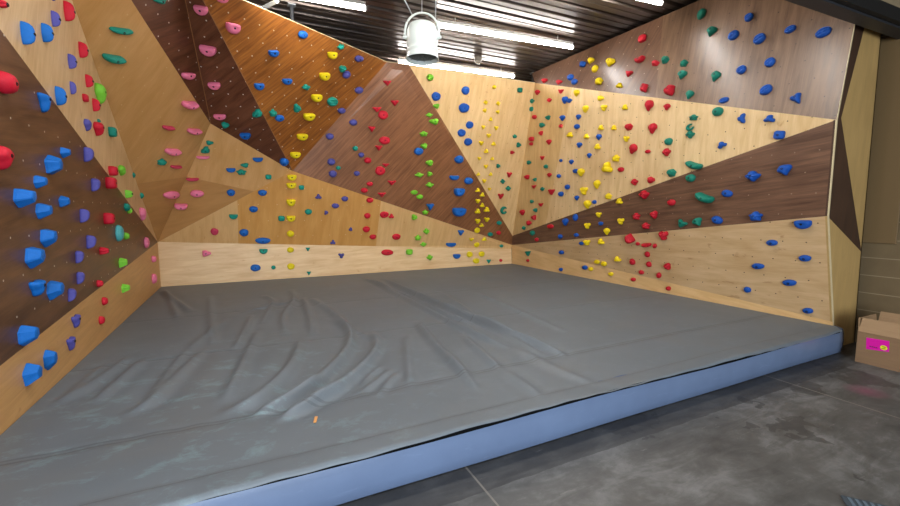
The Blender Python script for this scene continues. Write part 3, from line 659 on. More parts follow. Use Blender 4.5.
       'yellow': "619 201.5 6.5 7 s;598.5 214.5 5.5 6 s;620.5 221 6.5 7.5 s;606.5 231.5 5.5 7 p;587 225.5 6 7 s", 'blue': "565 222 5 7.5 p;575 217.5 4.5 7 o 15;560 236.5 4 4.5 r;576 235 4.5 4 r;600.5 223.5 5 4 o;726.5 193.5 11 7.5 o -10;716.5 220 11 8 o -20;755 216.5 13 11 l;752 176 15 11 l;784 170 15 11 p 20"},
'R5': {'yellow': "586.5 242.5 6.5 6.5 s;600.5 242 6 7 s;617 259.5 7 6 s;603.5 264 5.5 5 o;596.5 262 5.5 4.5 o;590.5 269 4.5 4 o;610.5 274 5 4 o",
       'red': "629.5 239 8 9 b -50;637.5 244 4 3.5 o;646 245 9 5 b;654.5 246 4 4.5 o -40;663 235.5 9 10.5 s;647 254.5 4.5 6 o;632 262 5 6.5 o;648.5 264.5 4.5 6 o 20;667 266.5 6.5 7.5 l;641 272.5 5 4.5 o;658.5 275.5 5 5.5 o -30;633 279.5 4.5 4 r;668 288.5 4.5 4.5 r;527.5 260.5 2.5 3 r",
       'teal': "527.5 253 5 5.5 t", 'blue': "581 243.5 4.5 3.5 o;561 252.5 4.5 4 r;560.5 269.5 3.5 3.5 r;584.5 267.5 5 4.5 o;802.5 225 17 9 j;771.5 243 11.5 6 o;804.5 258.5 12.5 6.5 o;757.5 266.5 12.5 6 o;789 283 14 6.5 o;747 290 7 6 o;807.5 311 10.5 6 o"},
}
PANEL_WORDS = {
 'L1': 'the pale left wall strip', 'L2': 'the dark left wall panel', 'LK': 'the left base strip',
 'T': 'the tall tan corner panel', 'T2': 'the small tan triangle beside it', 'D1': 'the darkest diagonal strip', 'D2': 'the orange-brown panel',
 'G': 'the grey-brown back panel', 'B': 'the tan lower back panel', 'K': 'the back base strip', 'R1': 'the pale back triangle',
 'R2': 'the pale right triangle', 'R3': 'the upper dark right panel', 'R4': 'the dark right band', 'R5': 'the pale lower right panel'}
PANEL_WORDS['T2'] = 'the small tan corner triangle'
RIGHT = {'R2', 'R3', 'R4', 'R5', 'R1'}
HEX = {'red': '#c3122c', 'blue': '#0f5fb4', 'purple': '#4b4a92', 'lime': '#74bf2c', 'teal': '#0d8a78', 'pink': '#ee7d9f', 'crimson': '#c23a58', 'yellow': '#e3cd10', 'turquoise': '#55b3b8'}
HEX_R = {'blue': '#084ba2', 'teal': '#0a7560', 'red': '#b60f24', 'yellow': '#e6c80a'}
HEX_L = {'blue': '#0b6bc4', 'red': '#c8142f', 'purple': '#5553a6', 'lime': '#7ccf3c'}
HOLD_MATS = {}
def hold_mat(col, pan):
    hx = HEX_R.get(col) if pan in RIGHT else (HEX_L.get(col) if pan in ('L1', 'L2', 'LK') else None)
    hx = hx or HEX[col]
    if (col, hx) not in HOLD_MATS:
        g = NT('hold_%s_%d' % (col, len(HOLD_MATS))); co = g.node('ShaderNodeTexCoord').outputs['Object']
        f = g.noise(co, 3.0, 4); c = s2l(hx)
        g.link(g.mix(f, tuple(v*.86 for v in c[:3])+(1,), tuple(min(1, v*1.14) for v in c[:3])+(1,)), g.b.inputs['Base Color'])
        g.b.inputs['Roughness'].default_value = .58; g.b.inputs['Specular IOR Level'].default_value = .35
        g.bump(g.noise(co, 14, 3, .7), .25, .02)
        HOLD_MATS[(col, hx)] = g.m
    return HOLD_MATS[(col, hx)]

def lerp(a, b, t): return a+(b-a)*t
def outline(shape, th, seed):
    c, s = math.cos(th), math.sin(th); r_ = random.Random(seed); ph = [r_.uniform(0, 6.28) for _ in range(4)]
    wob = .04*math.sin(3*th+ph[0])+.03*math.sin(5*th+ph[1])
    if shape in 'rd': return (1+wob*.6)
    if shape == 'o': return 1+wob*.5
    if shape == 'l': return .86+.14*math.sin((3+seed % 3)*th+ph[0])+.05*math.sin(7*th+ph[1])
    if shape == 's': return .46+.56*abs(math.cos(1.5*(th-math.pi/2-.0)+ (math.pi/2 if seed % 2 else 0)))**1.3 + .03*math.sin(7*th+ph[2])
    if shape == 'k': return (abs(c)**4+abs(s)**4)**-.25*.95*(1+wob*.5)
    if shape == 'w':
        n = 5 + seed % 2; a = (th+ph[0]) % (2*math.pi/n) - math.pi/n
        return math.cos(math.pi/n)/math.cos(a)*1.06*(1+wob*.4)
    if shape in 't':
        n = 3; a = (th+math.pi/2) % (2*math.pi/n) - math.pi/n        # a point at the bottom
        return min(1.12, .62/math.cos(a))*(1+wob)
    if shape == 'h':
        x = (th+math.pi/2) % (2*math.pi) - math.pi
        a = (th+math.pi/2) % (2*math.pi/3) - math.pi/3
        notch = .32*math.exp(-((th-math.pi/2)/.38)**2)
        return min(1.12, .66/math.cos(a))*(1+wob)-notch
    if shape == 'f': return (.66+.34*abs(s)**1.5)*(1+wob)
    if shape == 'g': return 1+wob*.5
    if shape == 'p': return (1+wob)*(1-.30*max(0, -s)*abs(c)*1.6)
    return 1
def hold_mesh(shape, seed):
    """a hold of unit half-size: outline in its own x and y, standing out along z"""
    vs, fs = [], []
    if shape == 'c':                                     # open ring
        n, m = 18, 8
        for i in range(n+1):
            a = math.radians(50)+math.radians(285)*i/n; rr = .36*(1-.35*(i/n-.5)**2*2)*(.6+.4*math.sin(math.pi*min(1, max(0, (i+.8)/(n+1.6)))))
            for k in range(m):
                b = 2*math.pi*k/m; R_ = .70+rr*math.cos(b); vs.append((R_*math.cos(a), R_*math.sin(a), .28+rr*1.3*math.sin(b)))
        for i in range(n):
            for k in range(m): fs.append((i*m+k, (i+1)*m+k, (i+1)*m+(k+1) % m, i*m+(k+1) % m))
        fs.append(tuple(range(m))[::-1]); fs.append(tuple(n*m+k for k in range(m)))
        return vs, fs, True
    n = 40 if shape == 'g' else 28
    rings = {'j': [(1, -.05), (1.0, .22), (.97, .55), (.86, .86), (.66, 1.0), (.35, .98)], 'd': [(1, -.05), (.99, .25), (.9, .5), (.72, .66), (.45, .74), (.2, .72)],
             'w': [(1, -.05), (.97, .20), (.56, 1.0), (.30, 1.06)], 'k': [(1, -.05), (1, .5), (.9, .85), (.7, .98), (.4, 1.0)],
             'g': [(1, -.05), (.98, .35), (.92, .6), (.82, .8), (.68, .92), (.52, 1.0), (.36, 1.0), (.2, 1.0)],
             's': [(1, -.05), (.95, .4), (.8, .75), (.58, .95), (.3, 1.0)]}.get(shape, [(1, -.05), (.98, .3), (.88, .62), (.70, .86), (.45, .98), (.2, 1.0)])
    r_ = random.Random(seed*31+5)
    for t, z_ in rings:
        for k in range(n):
            z = z_
            th = 2*math.pi*k/n
            if shape in 'j':                             # half-moon jug: straight lip on top, round belly below
                x = math.cos(th); y = math.sin(th); x *= 1.0
                y = (.42*(abs(y)**.6) if y > 0 else y*1.0) - .0
                y += .12*(x*x-.4)*(1 if y > 0 else 0)
                px_, py_ = x*t, (y+.1)*t-.1
                py_ = py_*1.42+.42+ .10*z
                py_ = max(-1.05, min(1.05, py_*.98))
            elif shape == 'b':                           # long bar, a little bent
                x = math.copysign(abs(math.cos(th))**.7, math.cos(th)); y = math.sin(th)*.80*(1+.12*math.sin(2*th+seed))
                px_, py_ = x*(t*.35+.65), y*t+.34*x*x-.2
            else:
                r = outline(shape, th, seed); px_, py_ = r*t*math.cos(th), r*t*math.sin(th)
                if shape == 'w': px_ += .16*(1-t)*(1 if seed % 2 else -1); py_ += .34*(1-t)
                if shape in 'tfhp': py_ += .30*(1-t)
                if shape == 'f': px_ *= 1-.55*max(0, min(1, .45-py_))
                if shape == 'p': px_ *= 1-.32*max(0, min(1, .2-py_))
                if shape == 'g' and z > .5: z = z-.34*math.exp(-((py_-.28)/.12)**2)*(abs(px_) < .7)-.34*math.exp(-((py_+.22)/.12)**2)*(abs(px_) < .62)
            vs.append((px_, py_, max(-.05, z+(.05*math.sin(5*th+seed)*min(1, z) if shape in 'ls' else 0))))
    for i in range(len(rings)-1):
        for k in range(n): fs.append((i*n+k, i*n+(k+1) % n, (i+1)*n+(k+1) % n, (i+1)*n+k))
    top = len(vs); last = vs[-n:]
    zc_ = rings[-1][1] - (.16 if shape == 'd' else (.10 if shape in 'j' else -.01))
    vs.append((sum(p[0] for p in last)/n, sum(p[1] for p in last)/n, zc_))
    for k in range(n): fs.append(((len(rings)-1)*n+k, (len(rings)-1)*n+(k+1) % n, top))
    fs.append(tuple(range(n))[::-1])
    return vs, fs, shape not in 'w'
DEPTH = {'p': .55, 'g': .45, 'r': .62, 'd': .42, 'o': .5, 'l': .6, 's': .55, 'k': .55, 'w': .62, 't': .55, 'h': .55, 'f': .6, 'j': .62, 'b': .75, 'c': .6}
SHAPE_WORD = {'p': 'teardrop hold', 'g': 'grooved oval hold', 'r': 'knob', 'd': 'disc', 'o': 'oval hold', 'l': 'lumpy hold', 's': 'clawed hold', 'k': 'blocky hold', 'w': 'faceted hold', 't': 'tapered hold', 'h': 'notched hold', 'f': 'fin hold', 'j': 'half-moon jug', 'b': 'bar-shaped hold', 'c': 'ring-shaped hold'}
MESHES = {}
def get_mesh(shape, seed, col, pan):
    m_ = hold_mat(col, pan); key = (shape, seed, m_.name)
    if key not in MESHES:
        vs, fs, sm = hold_mesh(shape, seed)
        me = bpy.data.meshes.new('climbing_hold'); me.from_pydata(vs, [], fs); me.update(); me.materials.append(m_)
        if sm:
            for p in me.polygons: p.use_smooth = True
        MESHES[key] = me
    return MESHES[key]

ALL = []
for pan, cols in HOLDS.items():
    for col, txt in cols.items():
        for ent in txt.split(';'):
            q = ent.split(); x, y, w, h = map(float, q[:4]); ALL.append(dict(pan=pan, col=col, x=x, y=y, w=w, h=h, s=q[4], rot=float(q[5]) if len(q) > 5 else 0.0))
# the smallest footholds past three hundred go into one mesh; on top of that, holds in view but hugging the frame's edge stay
order_ = sorted(ALL, key=lambda d: -d['w']*d['h'])
KEEP = 300
for k_, d in enumerate(order_): d['own'] = k_ < KEEP

ORD = ['', 'second', 'third', 'fourth', 'fifth', 'sixth', 'seventh', 'eighth', 'ninth', 'tenth', 'eleventh', 'twelfth', 'thirteenth', 'fourteenth', 'fifteenth']
def word_of(d): return 'dark pink' if d['col'] == 'crimson' else d['col']
def make_labels():
    used = set()
    for pan in HOLDS:
        for col in HOLDS[pan]:
            S = [d for d in ALL if d['pan'] == pan and d['col'] == col]
            pw = PANEL_WORDS[pan]
            byy = sorted(S, key=lambda d: d['y']); byx = sorted(S, key=lambda d: d['x'])
            for d in S:
                head = '%s %s' % (word_of(d), SHAPE_WORD[d['s']]); c = word_of(d)
                if pan == 'T2' and c == 'dark pink': pw = 'the tan corner triangle'
                same = [e for e in S if e['s'] == d['s']]
                iy, ix = byy.index(d), byx.index(d); n = len(S)
                def gap(seq, i, key):
                    g = []
                    if i > 0: g.append(seq[i][key]-seq[i-1][key])
                    if i < len(seq)-1: g.append(seq[i+1][key]-seq[i][key])
                    return min(g)
                opts = []
                if n == 1: opts.append((0, '%s, the only %s hold on %s' % (head, c, pw)))
                elif len(same) == 1 and d['s'] in 'cbwdj' and n > 2: opts.append((1, 'the one %s on %s' % (head, pw)))
                if n == 2:
                    o = [e for e in S if e is not d][0]
                    if abs(o['y']-d['y']) > 6: opts.append((1, '%s, the %s of two %s ones on %s' % (head, 'upper' if d['y'] < o['y'] else 'lower', c, pw) if c != 'dark pink' else '%s, the %s of two on %s' % (head, 'upper' if d['y'] < o['y'] else 'lower', pw)))
                    else: opts.append((1, '%s, the %s of two %s holds on %s' % (head, 'left' if d['x'] < o['x'] else 'right', c, pw)))
                if n > 2:
                    gy, gx = gap(byy, iy, 'y'), gap(byx, ix, 'x')
                    if gy > 2.5:
                        if iy == 0: opts.append((2, '%s, topmost of the %s holds on %s' % (head, c, pw)))
                        if iy == n-1: opts.append((2, '%s, lowest of the %s holds on %s' % (head, c, pw)))
                    if gx > 3:
                        if ix == 0: opts.append((3, '%s, farthest left of the %s holds on %s' % (head, c, pw)))
                        if ix == n-1: opts.append((3, '%s, farthest right of the %s holds on %s' % (head, c, pw)))
                    # neighbours of another colour
                    for rel, test in (('just above', lambda a, b: 3 < b['y']-a['y'] < 20 and abs(a['x']-b['x']) < 8), ('just below', lambda a, b: 3 < a['y']-b['y'] < 20 and abs(a['x']-b['x']) < 8),
                                      ('just left of', lambda a, b: 3 < b['x']-a['x'] < 20 and abs(a['y']-b['y']) < 7), ('just right of', lambda a, b: 3 < a['x']-b['x'] < 20 and abs(a['y']-b['y']) < 7)):
                        for c2 in set(e['col'] for e in ALL):
                            if c2 == col: continue
                            N2 = [e for e in ALL if e['col'] == c2]
                            hit = [e for e in S if any(test(e, f) for f in N2)]
                            if len(hit) == 1 and hit[0] is d:
                                f = min((f for f in N2 if test(d, f)), key=lambda f: (f['x']-d['x'])**2+(f['y']-d['y'])**2)
                                opts.append((4, '%s %s a %s one, on %s' % (head, rel, word_of(f), pw)))
                    for seq, i, g, a_, b_ in ((byy, iy, gy, 'from the top', 'from the bottom'), (byx, ix, gx, 'from the left', 'from the right')):
                        if g > 1.2:
                            j = min(i, n-1-i)
                            if 0 < j < len(ORD): opts.append((4.5+j*.5+(0 if g > 3 else 1.5), '%s, %s %s hold %s on %s' % (head, ORD[j], c, a_ if i < n-1-i else b_, pw)))
                    # last resort: rank among the same shape
                    o_ = sorted(same, key=lambda e: (e['y'], e['x'])); j = o_.index(d)
                    opts.append((30, '%s %s from the top on %s' % (ORD[j] if j else 'first', head, pw)))
                opts.sort(key=lambda t: t[0])
                for _, L in opts:
                    if L not in used and len(L.split()) <= 16: break
                else:
                    for _, L in opts:
                        if L not in used: break
                used.add(L); d['label'] = L
make_labels()

mat_bolt = simple('dark_bolt', '#2b2b2d', .4, .8)
bme = bpy.data.meshes.new('bolt')
_b = bmesh.new(); lathe_bm(_b, [(1, -.6), (1, .25), (.75, .4), (.5, .4), (.45, .1)], 12); bmesh.ops.recalc_face_normals(_b, faces=_b.faces); _b.to_mesh(bme); _b.free(); bme.materials.append(mat_bolt)
fv, ff, fmi, fmats = [], [], [], []
GROUPS = {}
for k_, d in enumerate(ALL):
    pl = PL[d['pan']]
    if d['pan'] == 'D1' and d['x'] < 184+d['y']*.205: pl = PL['D1b']
    if d['pan'] == 'R5':                                  # the lower sliver of the right wall is its base strip
        if project(on_plane(d['x'], d['y'], PL['RK']))is not None and d['y'] > 245+(d['x']-512)*.24: pl = PL['RK']
    n = pl[1]; u, v = basis(n)
    c = on_plane(d['x'], d['y'], pl); dist = np.linalg.norm(c-CAM); cosv = abs(np.dot(nrm(CAM-c), n))
    depth_ax = abs((ROT.T @ (c-CAM))[2]); s = depth_ax/FPX
    # how long one metre along the sheet shows in the picture, kept above the part its thickness shows
    ju = np.linalg.norm(project(c+u*.02)-project(c))/.02; jv = np.linalg.norm(project(c+v*.02)-project(c))/.02
    ref = 1/s
    Jm = np.stack([(project(c+u*.02)-project(c))/.02, (project(c+v*.02)-project(c))/.02], 1)
    left = d['pan'] in ('L1', 'L2', 'LK')
    if left:                                              # seen along the wall: mostly its thickness shows
        a_l = math.radians(-24 if d['s'] == 'f' else 0); uu, vv = u*math.cos(a_l)+v*math.sin(a_l), v*math.cos(a_l)-u*math.sin(a_l); jn = np.linalg.norm(project(c+n*.02)-project(c))/.02
        H0 = d['h']/jv*.5
        if d['pan'] == 'L1' and d['s'] == 'o': H, dep, W = H0, .72*d['w']/jn, .30*H0
        else:
            H = H0*1.0; dep = min(.70*d['w']/jn, 2.2*H); W = max(.45*H, min(1.0*H, .5*d['w']/ju*.62))
    else:
        r0 = math.radians(d['rot']); q = np.linalg.solve(Jm, np.array([math.cos(r0), -math.sin(r0)]))
        uu = nrm(u*q[0]+v*q[1]); vv = np.cross(n, uu)
        j1 = np.linalg.norm(project(c+uu*.02)-project(c))/.02; j2 = np.linalg.norm(project(c+vv*.02)-project(c))/.02
        w_, h_ = d['w'], d['h']
        if 40 < abs(d['rot']) < 130 and d['s'] in 'jtbpc': w_, h_ = h_, w_
        W = w_/max(j1, .62*ref)*.5; H = h_/max(j2, .62*ref)*.5
        if d['s'] == 'g' and d['rot']: W *= 1.10; H *= .74
        dep = DEPTH[d['s']]*2*min(W, H)
        dep = min(max(dep, .02), .16)
    off = project(c+n*dep*.42)-np.array([d['x'], d['y']])
    uv_ = np.linalg.solve(Jm, -off); lim = .45 if left else .15
    c = c + u*float(np.clip(uv_[0], -lim, lim)) + v*float(np.clip(uv_[1], -lim, lim))
    seed = rnd.randrange(4)
    me = get_mesh(d['s'], seed, d['col'], d['pan'])
    Mw = Matrix(((uu[0]*W, vv[0]*H, n[0]*dep, c[0]), (uu[1]*W, vv[1]*H, n[1]*dep, c[1]), (uu[2]*W, vv[2]*H, n[2]*dep, c[2]), (0, 0, 0, 1)))
    if not d['own']:
        b0_ = len(fv); m_ = me.materials[0]
        if m_ not in fmats: fmats.append(m_)
        for q in me.vertices: fv.append(tuple(Mw @ q.co))
        for q in me.polygons: ff.append([b0_+i for i in q.vertices]); fmi.append(fmats.index(m_))
        continue
    o = bpy.data.objects.new('climbing_hold', me); COL.objects.link(o); o.matrix_world = Mw
    tag(o, d['label'], 'climbing hold', 'climbing holds on %s' % PANEL_WORDS[d['pan']])
    if d['w'] >= 8.5 and d['h'] >= 5.5 and d['s'] in 'jdotlhkbp':
        zt = {'j': .90, 'd': .60, 'b': .98, 'w': 1.03}.get(d['s'], .97); yc = {'j': .30, 'w': .30, 't': .22, 'p': .22, 'h': .15, 'b': -.15}.get(d['s'], 0.0)
        if d['s'] == 'w': yc = .26
        r = .012
        bo = bpy.data.objects.new('bolt', bme); COL.objects.link(bo); bo.parent = o
        bo.matrix_local = Matrix(((r/W, 0, 0, 0), (0, r/H, 0, yc), (0, 0, .012/dep, zt), (0, 0, 0, 1)))
if fv:
    o = link_mesh('climbing_holds', fv, ff, fmats, None, True)
    for i, p in enumerate(o.data.polygons): p.material_index = fmi[i]
    tag(o, 'the many smallest coloured footholds scattered over the climbing walls', 'footholds', kind='stuff')

# ------------------------------------------------------------------ white drum fan hanging from the deck
fan_c = CAM + nrm(ray(422.3, 40.5))*4.75
fr = empty('hanging_fan', tuple(fan_c)); tag(fr, 'white drum-shaped fan hanging on wires from the ceiling above the climbing wall', 'fan')
mat_fan = simple('pale_fan_plastic', '#dde5e0', .22, 0, .5, .03)
mat_grille = simple('fan_grille_grey', '#6f7470', .5)
mat_fin = simple('fan_inside', '#8a8f8d', .6)
S_ = np.linalg.norm(fan_c-CAM)/FPX*.98
R_ = 14.2*S_
tilt = (math.radians(-8), 0, 0)
def fpart(name, bm, mat, smooth=True, parent=fr):
    o = from_bm(name, bm, mat, parent, smooth); return o
bm = bmesh.new(); lathe_bm(bm, [(.05*R_, 1.22*R_), (.5*R_, 1.21*R_), (.76*R_, 1.14*R_), (.88*R_, 1.02*R_), (.93*R_, .8*R_), (1.0*R_, .5*R_), (1.0*R_, 0), (.97*R_, -.5*R_), (.92*R_, -.78*R_), (.93*R_, -.80*R_)], 48)
body = fpart('housing', bm, mat_fan)
bm = bmesh.new(); prof = [(.93*R_, -.72*R_), (1.02*R_, -.76*R_), (1.04*R_, -.86*R_), (.98*R_, -.94*R_), (1.0*R_, -1.05*R_), (1.05*R_, -1.36*R_), (1.07*R_, -1.42*R_), (1.05*R_, -1.45*R_), (1.0*R_, -1.42*R_), (.94*R_, -1.05*R_), (.88*R_, -.8*R_)]
lathe_bm(bm, prof, 48, False); fpart('nozzle', bm, mat_fan)
bm = bmesh.new(); lathe_bm(bm, [(.95*R_, -1.12*R_), (.3*R_, -1.10*R_), (.02*R_, -1.10*R_)], 40); fpart('backing', bm, mat_fin)
bm = bmesh.new()
for k in range(12):
    a = k*math.pi/6; tube_bm(bm, [(.1*R_*math.cos(a), .1*R_*math.sin(a), -1.16*R_), (.99*R_*math.cos(a), .99*R_*math.sin(a), -1.19*R_)], .018*R_, 5)
for rr in (.3, .55, .8): tube_bm(bm, [(rr*R_*math.cos(a), rr*R_*math.sin(a), -1.17*R_) for a in [i*2*math.pi/32 for i in range(33)]], .016*R_, 5)
fpart('grille', bm, mat_grille)
# yoke: an arch from one pivot over the top to the other
yaw = math.atan2(AX[1], AX[0])
right = np.array([ROT[0][0], ROT[1][0], 0]); right /= np.linalg.norm(right)
back = np.array([-right[1], right[0], 0])
bm = bmesh.new(); pts = []
for k in range(25):
    a = math.pi*k/24; x = -math.cos(a)*1.08*R_; z = .15*R_ + math.sin(a)**.75*1.75*R_
    pts.append(tuple(right*x + back*(-.25*R_) + np.array([0, 0, z])))
tube_bm(bm, pts, .075*R_, 8); fpart('yoke', bm, mat_fan)
for sgn in (-1, 1):
    bm = bmesh.new(); tube_bm(bm, [tuple(right*sgn*R_*.9 + np.array([0, 0, .15*R_])), tuple(right*sgn*1.16*R_ + back*(-.25*R_) + np.array([0, 0, .15*R_]))], .13*R_, 10); fpart('pivot', bm, mat_fan)
mat_wire = simple('steel_wire', '#c9ccd0', .35, .8)
topz = (ZCEIL - fan_c[2] + .004)/.82
fr.scale = (1, 1, .82)
for q, (ax_, tx, ty) in enumerate(((-.55, -3.4, .6), (0.0, 0.0, .5), (.85, .95, .6))):
    x = ax_*R_; z0 = 1.88*R_ if q == 1 else (1.62*R_ if q == 0 else 1.15*R_)
    bm = bmesh.new(); tube_bm(bm, [tuple(right*x + back*(-.25*R_) + np.array([0, 0, z0])), tuple(right*tx*R_ + back*ty*R_ + np.array([0, 0, topz]))], .006, 5); fpart('wire', bm, mat_wire)

# ------------------------------------------------------------------ small fittings on the deck
dc = on_axis(478, 60, 2, ZCEIL-.06)
sd = empty('smoke_detector', (float(dc[0]), float(dc[1]), ZCEIL)); tag(sd, 'small grey ceiling sensor above the farthest strip light', 'sensor')
mg = simple('grey_plastic', '#6e665c', .5)
bm = bmesh.new(); lathe_bm(bm, [(.05, .0), (.075, -.01), (.08, -.05), (.07, -.075)], 20); from_bm('base', bm, mg, sd, True)
bm = bmesh.new(); lathe_bm(bm, [(.055, -.07), (.055, -.10), (.035, -.125), (.01, -.13)], 20); from_bm('head', bm, mg, sd, True)
bp = on_axis(533, 80, 2, 4.22)
cl = empty('ceiling_bracket', (float(bp[0]), float(bp[1]), ZCEIL)); tag(cl, 'small black bracket under the deck over the back corner', 'bracket')
mb = simple('black_fitting', '#1c1d20', .4)
bm = bmesh.new(); box_bm(bm, -.03, .03, -.03, .03, -.19, -.02); bmesh.ops.bevel(bm, geom=bm.edges[:], offset=.006, segments=1, affect='EDGES'); from_bm('body', bm, mb, cl)
bm = bmesh.new(); box_bm(bm, -.05, .05, -.05, .05, -.02, .002); from_bm('plate', bm, mat_wire, cl)
# galvanised strut and its stand-off over the orange-brown panel's top edge
sa_, sb_ = on_axis(262, 8.5, 2, 4.18), on_axis(273, 3, 2, 4.18)
st = empty('steel_strut', tuple((sa_+sb_)/2)); tag(st, 'short galvanised strut over the top edge of the orange-brown panel', 'strut')
bm = bmesh.new(); dd = nrm(sb_-sa_); m0 = (sa_+sb_)/2; tube_bm(bm, [tuple(-dd*.30), tuple(dd*.22)], .03, 4); from_bm('channel', bm, mat_wire, st)
bm = bmesh.new(); tube_bm(bm, [tuple(dd*.16+np.array([0, 0, 0])), tuple(dd*.16+np.array([0, 0, ZCEIL-4.18+.01]))], .008, 6); from_bm('threaded_rod', bm, mat_wire, st)
so = on_axis(292, 17, 2, 4.20)
pp = empty('steel_post', (float(so[0]), float(so[1]), 4.0)); tag(pp, 'short dark steel post behind the top edge of the orange-brown panel', 'post')
bm = bmesh.new(); tube_bm(bm, [(0, 0, -.1), (0, 0, ZCEIL-4.0+.003)], .024, 10); from_bm('post', bm, simple('dark_grey_post', '#4b4d50', .5, .4), pp, True)
bm = bmesh.new(); box_bm(bm, -.05, .05, -.05, .05, ZCEIL-4.0-.012, ZCEIL-4.0+.003); from_bm('plate', bm, mat_wire, pp)

# ------------------------------------------------------------------ open cardboard box
p0 = on_axis(855.5, 361, 2, 0.0); p1 = on_axis(898.5, 372.5, 2, 0.0)
xb = float((p0[0]+p1[0])/2); ya, yb = float(p1[1]), float(p0[1]); hb = float(on_axis(857.5, 331, 0, xb)[2])
bx = empty('cardboard_box', (xb, (ya+yb)/2, 0)); tag(bx, 'open brown cardboard box with a pink label, on the concrete by the right wall', 'box')
def card_mat(name, a, b):
    g = NT(name); co = g.node('ShaderNodeTexCoord').outputs['Object']; f = g.noise(g.mapping(co, scale=(1, 1, 12)), 4, 4)
    g.link(g.mix(f, s2l(a), s2l(b)), g.b.inputs['Base Color']); g.b.inputs['Roughness'].default_value = .75; return g.m
mcb = card_mat('cardboard', '#785c41', '#8c6d4e'); mcb2 = card_mat('cardboard_inside', '#8d7050', '#a1825f')
dx, dy = .42, (yb-ya)/2
t = .006
bm = bmesh.new()
box_bm(bm, 0, t, -dy, dy, 0, hb); box_bm(bm, dx-t, dx, -dy, dy, 0, hb); box_bm(bm, t, dx-t, -dy, -dy+t, 0, hb); box_bm(bm, t, dx-t, dy-t, dy, 0, hb); box_bm(bm, t, dx-t, -dy+t, dy-t, .002, .008)
from_bm('carton', bm, mcb, bx)
def flap(pts, nm='flap'):
    a = [Vector(p) for p in pts]; n = (a[1]-a[0]).cross(a[3]-a[0]).normalized()*.005
    return link_mesh(nm, [tuple(p) for p in a]+[tuple(p+n) for p in a], [(0,1,2,3),(7,6,5,4),(0,4,5,1),(1,5,6,2),(2,6,7,3),(3,7,4,0)], mcb2, bx)
flap([(0.0, dy, hb), (0.0, -dy, hb), (.055, -dy-.0, hb+.13), (.055, dy-.01, hb+.13)])
flap([(dx, -dy, hb), (dx, dy, hb), (dx+.06, dy, hb+.15), (dx+.06, -dy, hb+.15)])
flap([(t, dy, hb), (dx-t, dy, hb), (dx-.02, dy+.012, hb+.13), (.02, dy+.012, hb+.13)])
flap([(dx-t, -dy, hb), (t, -dy, hb), (.03, -dy-.12, hb+.08), (dx-.02, -dy-.12, hb+.08)])
# pink label with a yellow sticker
def onbox(x, y):
    p = on_axis(x, y, 0, xb-.0015); return np.array([p[0]-xb, p[1]-(ya+yb)/2, p[2]])
la, lb, lc, ld = onbox(866.3, 337.5), onbox(889.5, 341.2), onbox(889, 352), onbox(866, 349)
mp = simple('pink_paper', '#d3109a', .6, 0, .3, .03); my = simple('yellow_sticker', '#e0de2c', .6, 0, .3, .03); mi = simple('dark_ink', '#6a0f55', .7); mi2 = simple('grey_ink', '#7b7a22', .7)
link_mesh('pink_label', [la, lb, lc, ld] + [q+np.array([.0014, 0, 0]) for q in (la, lb, lc, ld)], [(0,1,2,3),(7,6,5,4),(0,4,5,1),(1,5,6,2),(2,6,7,3),(3,7,4,0)], mp, bx)
pinkl = bpy.data.objects[-1] if False else None
sc_ = onbox(883.7, 347.8); ra = abs(onbox(887.4, 348)[1]-sc_[1]); rb = ra*1.0
vs = [(sc_[0]-.001, sc_[1]+ra*math.cos(k*math.pi/12), sc_[2]+rb*.9*math.sin(k*math.pi/12)) for k in range(24)]
vs += [(q[0]+.001, q[1], q[2]) for q in vs]
link_mesh('round_sticker', vs, [tuple(range(24)), tuple(range(24, 48))[::-1]] + [(k, k+24, 24+(k+1) % 24, (k+1) % 24) for k in range(24)], my, bx)
bm = bmesh.new()
w_ = la[1]-lb[1]; 
for j, (f0, f1) in enumerate(((.18, .26), (.28, .36), (.38, .43), (.45, .52))):
    y_a = la[1]-w_*f0; y_b = la[1]-w_*f1; zz = ld[2]+(la[2]-ld[2])*.30
    box_bm(bm, -.0024, -.0014, y_b, y_a, zz-.004, zz+.006)
from_bm('label_lettering', bm, mi, bx)
bm = bmesh.new()
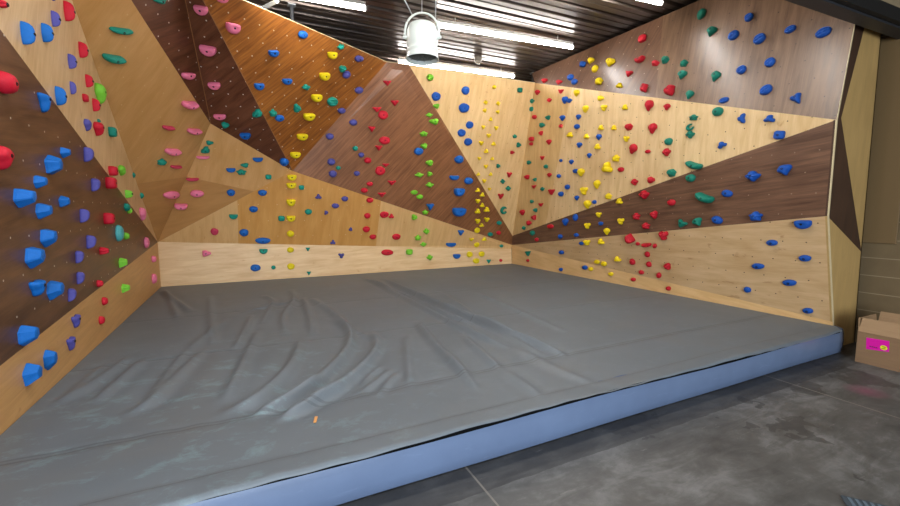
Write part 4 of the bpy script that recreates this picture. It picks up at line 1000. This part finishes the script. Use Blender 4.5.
for zz in (-.008, .008): box_bm(bm, sc_[0]-.002, sc_[0]-.001, sc_[1]-ra*.55, sc_[1]+ra*.55, sc_[2]+zz-.004, sc_[2]+zz+.004)
from_bm('sticker_lettering', bm, mi2, bx)

# dark ribbed rubber mat whose corner reaches into the bottom of the view
cpt = on_axis(840, 496.5, 2, 0.0)
bm = bmesh.new(); box_bm(bm, -.0, .55, -.55, .0, 0.0, .012); bmesh.ops.bevel(bm, geom=bm.edges[:], offset=.004, segments=1, affect='EDGES')
fm = empty('rubber_mat', (float(cpt[0]), float(cpt[1]), 0.0)); tag(fm, 'dark slate ribbed mat on the concrete, only its corner in view', 'mat')
fm.rotation_euler = (0, 0, math.radians(-52))
ms = simple('slate_rubber', '#3e4a55', .6)
from_bm('base', bm, ms, fm)
bm = bmesh.new()
for k in range(18): box_bm(bm, .02+k*.029, .034+k*.029, -.53, -.02, .011, .017)
from_bm('ribs', bm, simple('slate_rib', '#5a6b78', .55), fm)

# ------------------------------------------------------------------ daylight from the open side behind the viewer, and added fill lamps
w = bpy.data.worlds.new('world'); scene.world = w; w.use_nodes = True
bg = w.node_tree.nodes['Background']; bg.inputs[0].default_value = (.80, .90, 1.0, 1); bg.inputs[1].default_value = 1.1
def area(name, loc, target, size, energy, color):
    L = bpy.data.lights.new(name, 'AREA'); L.shape = 'RECTANGLE'; L.size, L.size_y = size; L.energy = energy; L.color = color
    o = bpy.data.objects.new(name, L); COL.objects.link(o); o.location = loc
    d = Vector(target)-Vector(loc); o.rotation_euler = d.to_track_quat('-Z', 'Y').to_euler(); return o
for k_, (x, y, e) in enumerate(((.2, 2.6, 34), (2.9, 2.75, 30), (-.6, .6, 40))):      # fill lamps added out of view above the frame
    area('fill_lamp', (x, y, 4.2), (x, y, 0), (2.4, .12), e, (1.0, .97, .93))
area('daylight_fill', (-.5, -4.95, 1.7), (.2, 3.5, 1.1), (4.7, 3.2), 470, (.84, .92, 1.0))  # added fill lamp for daylight from behind; its door is assumed
scene.view_settings.exposure = 0.55
